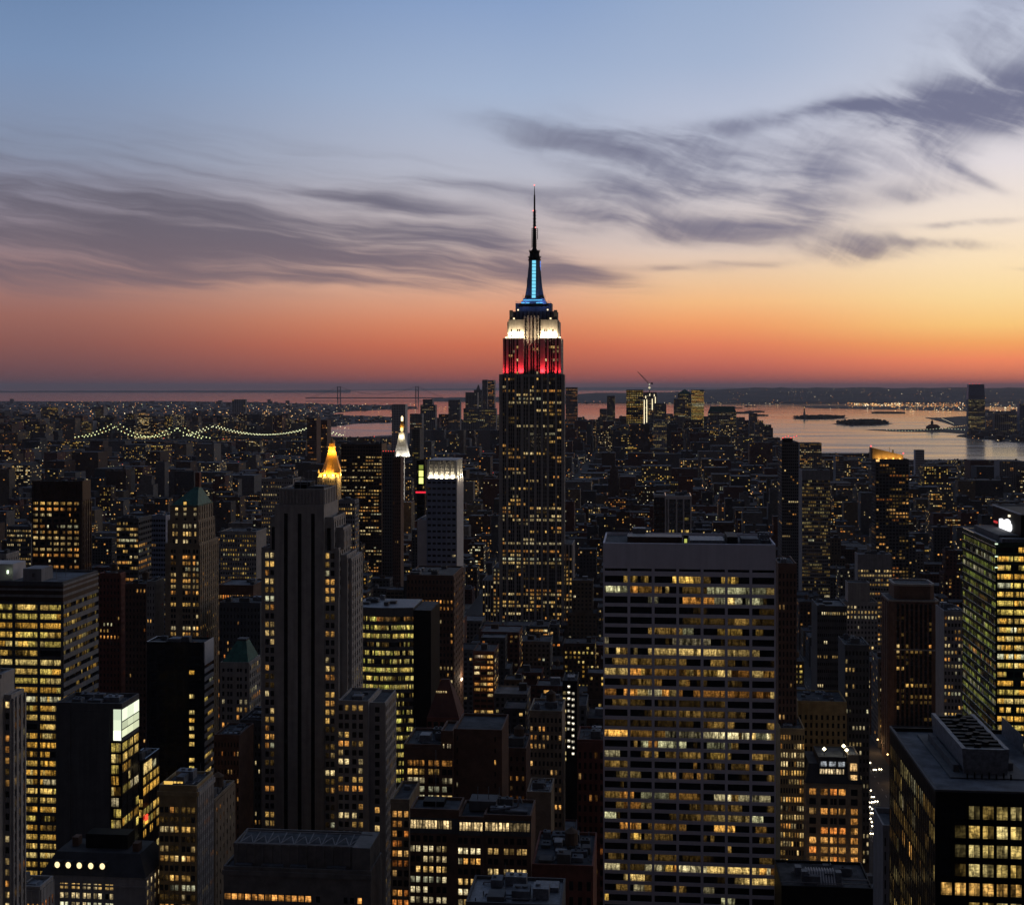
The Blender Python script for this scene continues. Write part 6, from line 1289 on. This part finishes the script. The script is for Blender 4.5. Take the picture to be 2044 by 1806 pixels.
for side_ in (110.6, 159.4):
    for i in range(9):
        u, v = side_, 650+i*38; x, y = xy_of(u, v)
        if lamp_proto is None:
            e = lamp_proto = empty('street_lamp', (0, 0, 0)); m = MB(); m.tube((0, 0, 0), (0, 0, 9), .13, 6, 0, .09); m.tube((0, 0, 9), (1.8, 0, 9.4), .07, 5); m.build('post', 'black_metal', e); g = MB(); g.octa((1.9, 0, 9.2), .7, (4.2, 2.4, .9)); g.build('lamp_head', 'lamp', e)
        else:
            e = lamp_proto.copy(); COL.objects.link(e)
            for ch in lamp_proto.children: c = ch.copy(); COL.objects.link(c); c.parent = e
        e.location = (x, y, .14); e.rotation_euler = (0, 0, -GA if side_ < 130 else math.pi-GA)
        tag(e, f"street lamp on the {'hotel' if side_ < 130 else 'ribbed tower'} side of the avenue, {ordn[i]} from the near end", 'street lamp', None, 'street lamps along the avenue')
        if i % 2 == 0 and (v > 740 or side_ > 130):
            l = bpy.data.lights.new('street_lamp_light', 'POINT'); l.energy = 2400; l.color = (1, .58, .25); l.shadow_soft_size = .6
            o = bpy.data.objects.new('street_lamp_light', l); COL.objects.link(o); o.parent = e; o.location = (3.0, 0, 8.2)
# pavement lamps at the foot of the old hotel
for i, (px, py) in enumerate(((1593, 1725), (1606, 1722), (1628, 1722), (1648, 1727), (1700, 1733), (1706, 1727))):
    d = 628+i; x, y, z = at(px, py, d)
    e = lamp_proto.copy(); COL.objects.link(e); e.location = (x, y, z-9.2)
    for ch in lamp_proto.children: c = ch.copy(); COL.objects.link(c); c.parent = e
    tag(e, f"globe street lamp in front of the old hotel, {ordn[i]} from its left end", 'street lamp', None, 'street lamps along the avenue')
    if i in (1, 3, 5):
        l = bpy.data.lights.new('street_lamp_light', 'POINT'); l.energy = 70; l.color = (1, .6, .28); l.shadow_soft_size = .6; o = bpy.data.objects.new('street_lamp_light', l); COL.objects.link(o); o.parent = e; o.location = (1.9, -1.5, 9)

# ---------------------------------------------------------------- the blocks between: every lot gets a building of its own
rc = random.Random(2024)
WALLS = [('darker_brown', 'brown brick', 4), ('darker_red', 'red brick', 3), ('darker_tan', 'tan brick', 3), ('darker_grey', 'grey', 3), ('darker_concrete', 'dark grey', 4), ('darker_stone', 'pale stone', 2)]
WL = [w for w in WALLS for _ in range(w[2])]
lots = []
def add_lot(u0, u1, v0, v1, h):
    x, y = xy_of((u0+u1)/2, v0)
    if y < 480 or abs(x)/y > .44: return
    if y > 2500 and not inside(x, y+60, man): return
    for (a, c, e, g) in FOOT:
        if u0 < c+1 and u1 > a-1 and v0 < g+1 and v1 > e-1: return
    xs = [xy_of(u, v) for u in (u0, u1) for v in (v0, v1)]; pxs = [1022+F*p[0]/p[1] for p in xs]; dmax = max(p[1] for p in xs); dmin = min(p[1] for p in xs)
    for (k0, k1, pyb, dk) in KEEP:
        if dk > dmin and max(pxs) > k0-1 and min(pxs) < k1+1: h = min(h, H-(pyb-HZ)*dmax/F)
    if h < 7: return
    lots.append(dict(u0=u0, u1=u1, v0=v0, v1=v1, h=h, px=(min(pxs), max(pxs)), d=dmin, wall=rc.choice(WL)))
KEEP.append((130, 690, 879, 5900)); KEEP.append((640, 835, 872, 7600)); KEEP.append((820, 1000, 858, 6000)); KEEP.append((1128, 1500, 846, 5200)); [KEEP.append((k0, k1, ky, 6200)) for k0, k1, ky in ((1495, 1562, 873), (1560, 1640, 889), (1640, 1745, 904), (1745, 2080, 917))]; KEEP.append((1716, 1750, 1668, 772)); KEEP.append((1716, 1750, 1545, 890))
v = 480
while v < 6600:
    far = v > 2600
    dep = 64 if far else 30
    rows = [v+8] if far else [v+8, v+42]
    for vr in rows:
        u = -.53*v-110; lim = .36*v+120
        while u < lim:
            w = rc.uniform(14, 32) if v < 1500 else (rc.uniform(18, 40) if v < 2600 else rc.uniform(30, 75))
            for (a, c) in (AVE if v < 1150 else [(136-a_, 136+a_) for a_ in (7,)]+AVE[1:]):
                if u < c+2 and u+w > a-2:
                    if u < a-12: w = a-2-u
                    else: u = c+2; w = max(12, w)
            r_ = rc.random()
            if v < 1400: h = 22+42*r_**1.4+(rc.uniform(10, 35) if rc.random() < .12 else 0)
            elif v < 2600: h = 16+38*r_**1.4+(rc.uniform(20, 55) if rc.random() < .15 else 0)
            elif v < 4600: h = 12+30*r_**1.5+(rc.uniform(20, 55) if rc.random() < .15 else 0)
            else: h = 30+95*r_**1.3
            if rc.random() > .04: add_lot(u, u+w-.4, vr, vr+dep-rc.uniform(0, 8), h)
            u += w
    v += 80
# which of them can be seen: paint every box far to near into a coarse picture
W_, H_ = 1022, 903
buf = np.full((H_, W_), -1, np.int32)
items = [(xy_of((l['u0']+l['u1'])/2, l['v0'])[1], i, (l['u0'], l['v0'], l['u1']-l['u0'], l['v1']-l['v0'], l['h'])) for i, l in enumerate(lots)]
items += [(xy_of(o[0]+o[2]/2, o[1])[1], -2, o) for o in OCC]
items.sort(key=lambda t: -t[0])
for (d_, i, (u0, v0, w, dp, h)) in items:
    xs = [xy_of(u, v) for u in (u0, u0+w) for v in (v0, v0+dp)]
    xs = [(1022+F*x/max(y, 50), max(y, 50)) for x, y in xs]
    for fr in (False, True):
        ps = [xs[0], xs[2]] if fr else xs
        x0, x1 = min(p[0] for p in ps)/2, max(p[0] for p in ps)/2; dd = (xs[0][1] if fr else max(p[1] for p in xs))
        y0 = (HZ+(H-h)*F/dd)/2; y1 = (HZ+H*F/xs[0][1])/2
        a, b_, c, e = max(0, int(round(x0))), min(W_, int(round(x1))), max(0, int(round(y0))), min(H_, int(round(y1)))
        if b_ > a and e > c: buf[c:e, a:b_] = i
vis = np.bincount(buf[buf >= 0].ravel(), minlength=len(lots))
order = np.argsort(-vis)
chosen = [int(i) for i in order[:280] if vis[i] >= 10]; rest = [int(i) for i in order[len(chosen):] if vis[i] >= 1]
print('lots', len(lots), 'chosen', len(chosen), 'rest', len(rest), 'smallest', vis[chosen[-1]])
NUMW = ['no', 'one', 'two', 'three', 'four', 'five', 'six', 'seven', 'eight', 'nine', 'ten', 'eleven', 'twelve', 'thirteen', 'fourteen', 'fifteen', 'sixteen', 'seventeen', 'eighteen', 'nineteen', 'twenty']
def lot_shape(l, wall, roof, win, rng, mid, detail):
    """fills three meshes in the lot's own frame: walls, roof, windows; returns lit count and the kind of roof things"""
    w, dp, h = l['u1']-l['u0'], l['v1']-l['v0'], l['h']; d = l['d']
    face = 'E' if l['u0'] > 0 else ('W' if l['u1'] < 0 else None)
    tiers = [(0, w, 0, dp, 0, h)]
    if rng.random() < .3 and h > 30 and w > 14: k = rng.uniform(.6, .85); tiers = [(0, w, 0, dp, 0, h*k), (w*.15, w*.85, dp*.2, dp*.9, h*k, h)]
    lit_n = 0
    style = rng.choice(['dark', 'few', 'few', 'some', 'some', 'office', 'busy']) if d < 2600 else rng.choice(['dark', 'few', 'few', 'some', 'office'])
    p = {'dark': .015, 'few': .05, 'some': .14, 'office': .28, 'busy': .42}[style]*(1.3 if d < 1300 else 1.05)
    pal = PAL[rng.choice(['warm', 'warm', 'warm', 'org', 'org', 'org', 'yel', 'pale', 'cool'])] if style != 'office' else PAL[rng.choice(['yel', 'pale', 'warm'])]
    band = rng.random() < (.25 if style in ('office', 'busy') else .05)
    cw, fl = (3.2, 3.6) if d < 2600 else (5.0, 4.2)
    for (x0, x1, y0, y1, z0, z1) in tiers:
        wall.box(x0, x1, y0, y1, z0, z1, mid, bottom=False)
        if detail:
            t = .35
            for b in ((x0-.05, x1+.05, y0-.05, y0+t), (x0-.05, x1+.05, y1-t, y1+.05), (x0-.05, x0+t, y0+t, y1-t), (x1-t, x1+.05, y0+t, y1-t)): wall.box(*b, z1, z1+.9, mid, bottom=False)
            if rng.random() < .5: wall.box(x0-.3, x1+.3, y0-.35, y0, z1-.9, z1-.3, mid)
            roof.box(x0+t, x1-t, y0+t, y1-t, z1, z1+.08, 0, bottom=False)
        else: roof.quad([(x0, y0, z1+.1), (x1, y0, z1+.1), (x1, y1, z1+.1), (x0, y1, z1+.1)], rng.randint(0, 2))
        for fc, a0, a1 in (('N', x0, x1), (face, y0, y1)):
            if fc is None: continue
            n = max(1, int((a1-a0-1.2)/cw)); nr = max(1, int((z1-z0-2.2)/fl)); step = (a1-a0-1.0)/n
            for r_ in range(nr):
                zt = z1-1.8-r_*fl
                if d < 900 and HZ+(H-zt)/d*F > 1830: break
                pr = p*rng.choice([.2, .5, 1, 1, 1.6, 2.2 if band else 1.2])
                for k in range(n):
                    on = rng.random() < pr*(1 if fc == 'N' else .6)
                    if not on and not detail: continue
                    if not on and d > 1700: continue
                    a = a0+.5+step*(k+.5); ww = step*(.42 if band else .24); o = .04
                    g = (0, 0, 0)
                    if on: c = rng.choice(pal); q = rng.uniform(.15, 1.1)*(1. if d < 2600 else 1.25); g = tuple(v_*q for v_ in c); lit_n += 1
                    P = {'N': lambda a_, z_: (a_, y0-o, z_), 'W': lambda a_, z_: (x1+o, a_, z_), 'E': lambda a_, z_: (x0-o, a_, z_)}[fc]
                    pts = [P(a-ww, zt-fl*.52), P(a+ww, zt-fl*.52), P(a+ww, zt), P(a-ww, zt)]
                    win.append((on, pts if fc != 'E' else pts[::-1], g, rng.random(), [(0, 0), (2*ww, 0), (2*ww, 1.8), (0, 1.8)]))
    x0, x1, y0, y1, z0, z1 = tiers[-1]
    things = []
    if rng.random() < .7 and x1-x0 > 8: bw = rng.uniform(3, 6); bx = rng.uniform(x0+1, x1-bw-1); by = y0+(y1-y0)*rng.uniform(.3, .6); things.append(('bulkhead', bx, bx+bw, by, by+4, z1, z1+rng.uniform(2.5, 4.5)))
    if rng.random() < .28 and x1-x0 > 9 and d < 2600: things.append(('tank', rng.uniform(x0+2.5, x1-2.5), y0+(y1-y0)*.2+2.5, z1))
    return lit_n, things, style
def near_mark(l):
    cx = sum(l['px'])/2; best = None
    for (name, mx, md, b) in LANDMARKS:
        s_ = abs(cx-mx)+abs(l['d']-md)*.12
        if best is None or s_ < best[0]: best = (s_, name, mx, md)
    _, name, mx, md = best; dx = cx-mx
    if abs(dx) < 28: rel = 'behind' if l['d'] > md else 'in front of'
    else: rel = 'left of' if dx < 0 else 'right of'
    return rel, name
used = {}
tanks_rng = random.Random(6)
for i in chosen:
    l = lots[i]; rng = random.Random(i*13+5); e = empty('city_building', (*xy_of(l['u0'], l['v0']), 0), -GA)
    wall, roof, win = MB(), MB(), []
    n, things, style = lot_shape(l, wall, roof, win, rng, 0, True)
    wall.build('wall', l['wall'][0], e); roof.build('roof', rng.choice(['dark_tar', 'dark_tar', 'dark_gravel', 'dark_gravel', 'grey_roof']), e)
    for t in things:
        if t[0] == 'tank':
            m = MB(); x, y, z = t[1:]
            for k in range(4): a = math.pi/4+k*math.pi/2; m.tube((x+1.4*math.cos(a), y+1.4*math.sin(a), z), (x+1.4*math.cos(a), y+1.4*math.sin(a), z+2.4), .14, 4)
            m.ring(circle(x, y, 1.9), z+2.4, circle(x, y, 1.85), z+5.8, base=True); m.ring(circle(x, y, 2.05), z+5.8, circle(x, y, .1), z+7.3); m.build('water_tank', 'wood_tank', e)
        else: m = MB(); m.box(*t[1:], bottom=False); m.build('bulkhead', rng.choice(['darker_brown', 'darker_concrete', 'darker_grey', 'steel']), e)
    if l['d'] < 1500 and vis[i] > 60:
        for k in range(rng.randint(1, 4)):
            w = l['u1']-l['u0']; x = rng.uniform(1.5, max(1.6, w-4)); y = rng.uniform(1.5, 6); m = MB(); z = l['h'] if not (len(wall.v) > 60 and False) else l['h']
            if x+2.5 < w*.84 and x > w*.16 and (l['v1']-l['v0'])*.22 < y < (l['v1']-l['v0'])*.6: m.box(x, x+rng.uniform(1.2, 2.4), y, y+1.6, z, z+rng.uniform(.8, 1.8)); m.build('roof_unit', rng.choice(['steel', 'grey_roof', 'dark_concrete']), e)
    win.sort(key=lambda q: not q[0])
    cut = min(20, sum(1 for q in win if q[0])) if l['d'] < 1250 else 0
    for q in win[:cut]: m = MB(); m.quad(q[1], 0, q[2], q[3], q[4]); m.build('window', 'window', e)
    if win[cut:]:
        m = MB()
        for q in win[cut:]: m.quad(q[1], 0, q[2], q[3], q[4])
        m.build('window', 'window', e, kind='stuff')
    size = 'tall' if l['h'] > 62 else ('low' if l['h'] < 26 else 'mid-height')
    ext = 'water tank' if any(t[0] == 'tank' for t in things) else ('roof hut' if things else 'flat roof')
    ln = f"{NUMW[n]} lit windows" if n <= 20 and n != 1 else ('one lit window' if n == 1 else ('many lit windows' if n < 60 else 'crowded lit windows'))
    rel, nm = near_mark(l)
    lab = f"{size} {l['wall'][1]} block, {ext}, {ln}, {rel} {nm}"
    used.setdefault(lab, []).append((e, l))
ADJ = ['nearest', 'second-nearest', 'third-nearest', 'fourth-nearest', 'fifth-nearest', 'sixth-nearest', 'seventh-nearest', 'eighth-nearest', 'ninth-nearest']
for lab, es in used.items():
    es.sort(key=lambda t: t[1]['d'])
    for k, (e, l) in enumerate(es): tag(e, lab if len(es) == 1 else ADJ[min(k, 8)]+' '+lab, 'building', None, 'city blocks between the landmark towers')
# the rest of the visible city reads as one mass
wall, roof, win = MB(), MB(), []
mats = [w[0] for w in WALLS]
def shift(mb, k0, x, y):
    for j in range(k0, len(mb.v)): a, b_, z = mb.v[j]; mb.v[j] = (x+a*GC+b_*GS, y-a*GS+b_*GC, z)
for i in rest:
    l = lots[i]; rng = random.Random(i*13+5); x, y = xy_of(l['u0'], l['v0']); a, c, e0 = len(wall.v), len(roof.v), len(win)
    n, things, st = lot_shape(l, wall, roof, win, rng, mats.index(l['wall'][0]), False)
    for t in things:
        if t[0] != 'tank': wall.box(*t[1:], mats.index(l['wall'][0]), bottom=False)
    shift(wall, a, x, y); shift(roof, c, x, y)
    for j in range(e0, len(win)): q = win[j]; win[j] = (q[0], [(x+p[0]*GC+p[1]*GS, y-p[0]*GS+p[1]*GC, p[2]) for p in q[1]], q[2], q[3], q[4])
mass = MB(); nm = len(mats); mass.v = wall.v+roof.v; mass.f = wall.f+[tuple(q+len(wall.v) for q in f) for f in roof.f]
mass.mi = wall.mi+[nm+q for q in roof.mi]; mass.g = wall.g+roof.g; mass.sd = wall.sd+roof.sd; mass.uv = wall.uv+roof.uv
for q in win: mass.quad(q[1], nm+3, q[2], q[3], q[4])
mass.build('distant_buildings', mats+['dark_tar', 'dark_gravel', 'dark_tar', 'window'], kind='stuff', label='mass of small distant buildings filling the city out to the shore', cat='buildings')
# low districts on the far left shore
far_b = MB(); r5 = random.Random(8)
for _ in range(1500):
    px, py = r5.uniform(-20, 830), 803+r5.random()**1.6*62
    x, y, _z = ground(px, py)
    if not (inside(x, y, bk) or inside(x, y, man)): continue
    w, h = r5.uniform(20, 70), r5.uniform(6, 15)*(1+3*(r5.random() < .05)); k = len(far_b.v); far_b.box(x-w/2, x+w/2, y, y+r5.uniform(30, 80), 0, h, r5.randint(0, 2), bottom=False)
for _ in range(260):
    px, py = r5.uniform(1940, 2060), 823+r5.random()*58
    x, y, _z = ground(px, py)
    if inside(x, y, jc): w, h = r5.uniform(20, 50), r5.uniform(8, 30); far_b.box(x-w/2, x+w/2, y, y+r5.uniform(20, 50), 0, h, r5.randint(0, 2), bottom=False)
far_b.build('distant_houses', ['darker_concrete', 'darker_brown', 'darker_grey'], kind='stuff', label='low dark roofs of the districts across the river', cat='buildings')
sp = []; cluster(760, -10, 1000, 868, 1010, [OR, AM, WH, OR, OR, RD], (.5, 1.0), 30); cluster(150, -10, 1000, 1000, 1140, [OR, AM, WH, OR], (.5, 1.0), 36); cluster(330, 1130, 1520, 876, 1120, [OR, OR, AM, WH], (.5, 1.0), 32); cluster(320, 1520, 2044, 932, 1120, [OR, OR, AM, WH], (.5, 1.0), 32)
for (px, py) in ((1394, 958), (1397, 962), (1399, 966), (1402, 969), (1404, 973), (1407, 978), (1408, 984), (1408, 990), (1396, 960), (1401, 967)): sp.append((px, py, 1.1, (2.2, 1.1, .4), 8))
for k in range(22): sp.append((1404+r3.uniform(-3, 3)+k*.35, 1000+k*4.2, .7, (1.4, .6, .2), 8))
lamps('street lamps glimmering between the mid-distance blocks', sp)

# ---------------------------------------------------------------- evening air
def haze():
    m = bpy.data.materials.new('haze_air'); m.use_nodes = True; t = NT(m.node_tree)
    for nd in list(t.n): t.n.remove(nd)
    v = t.new('ShaderNodeVolumePrincipled'); v.inputs['Density'].default_value = 1.4e-5; v.inputs['Color'].default_value = (.80, .78, .86, 1); v.inputs['Anisotropy'].default_value = .2
    o = t.new('ShaderNodeOutputMaterial'); t.l.new(v.outputs[0], o.inputs['Volume']); M['haze_air'] = m
    b = MB(); b.box(-90000, 90000, -2500, 125000, -2, 470); b.build('haze', 'haze_air', kind='stuff')
haze()
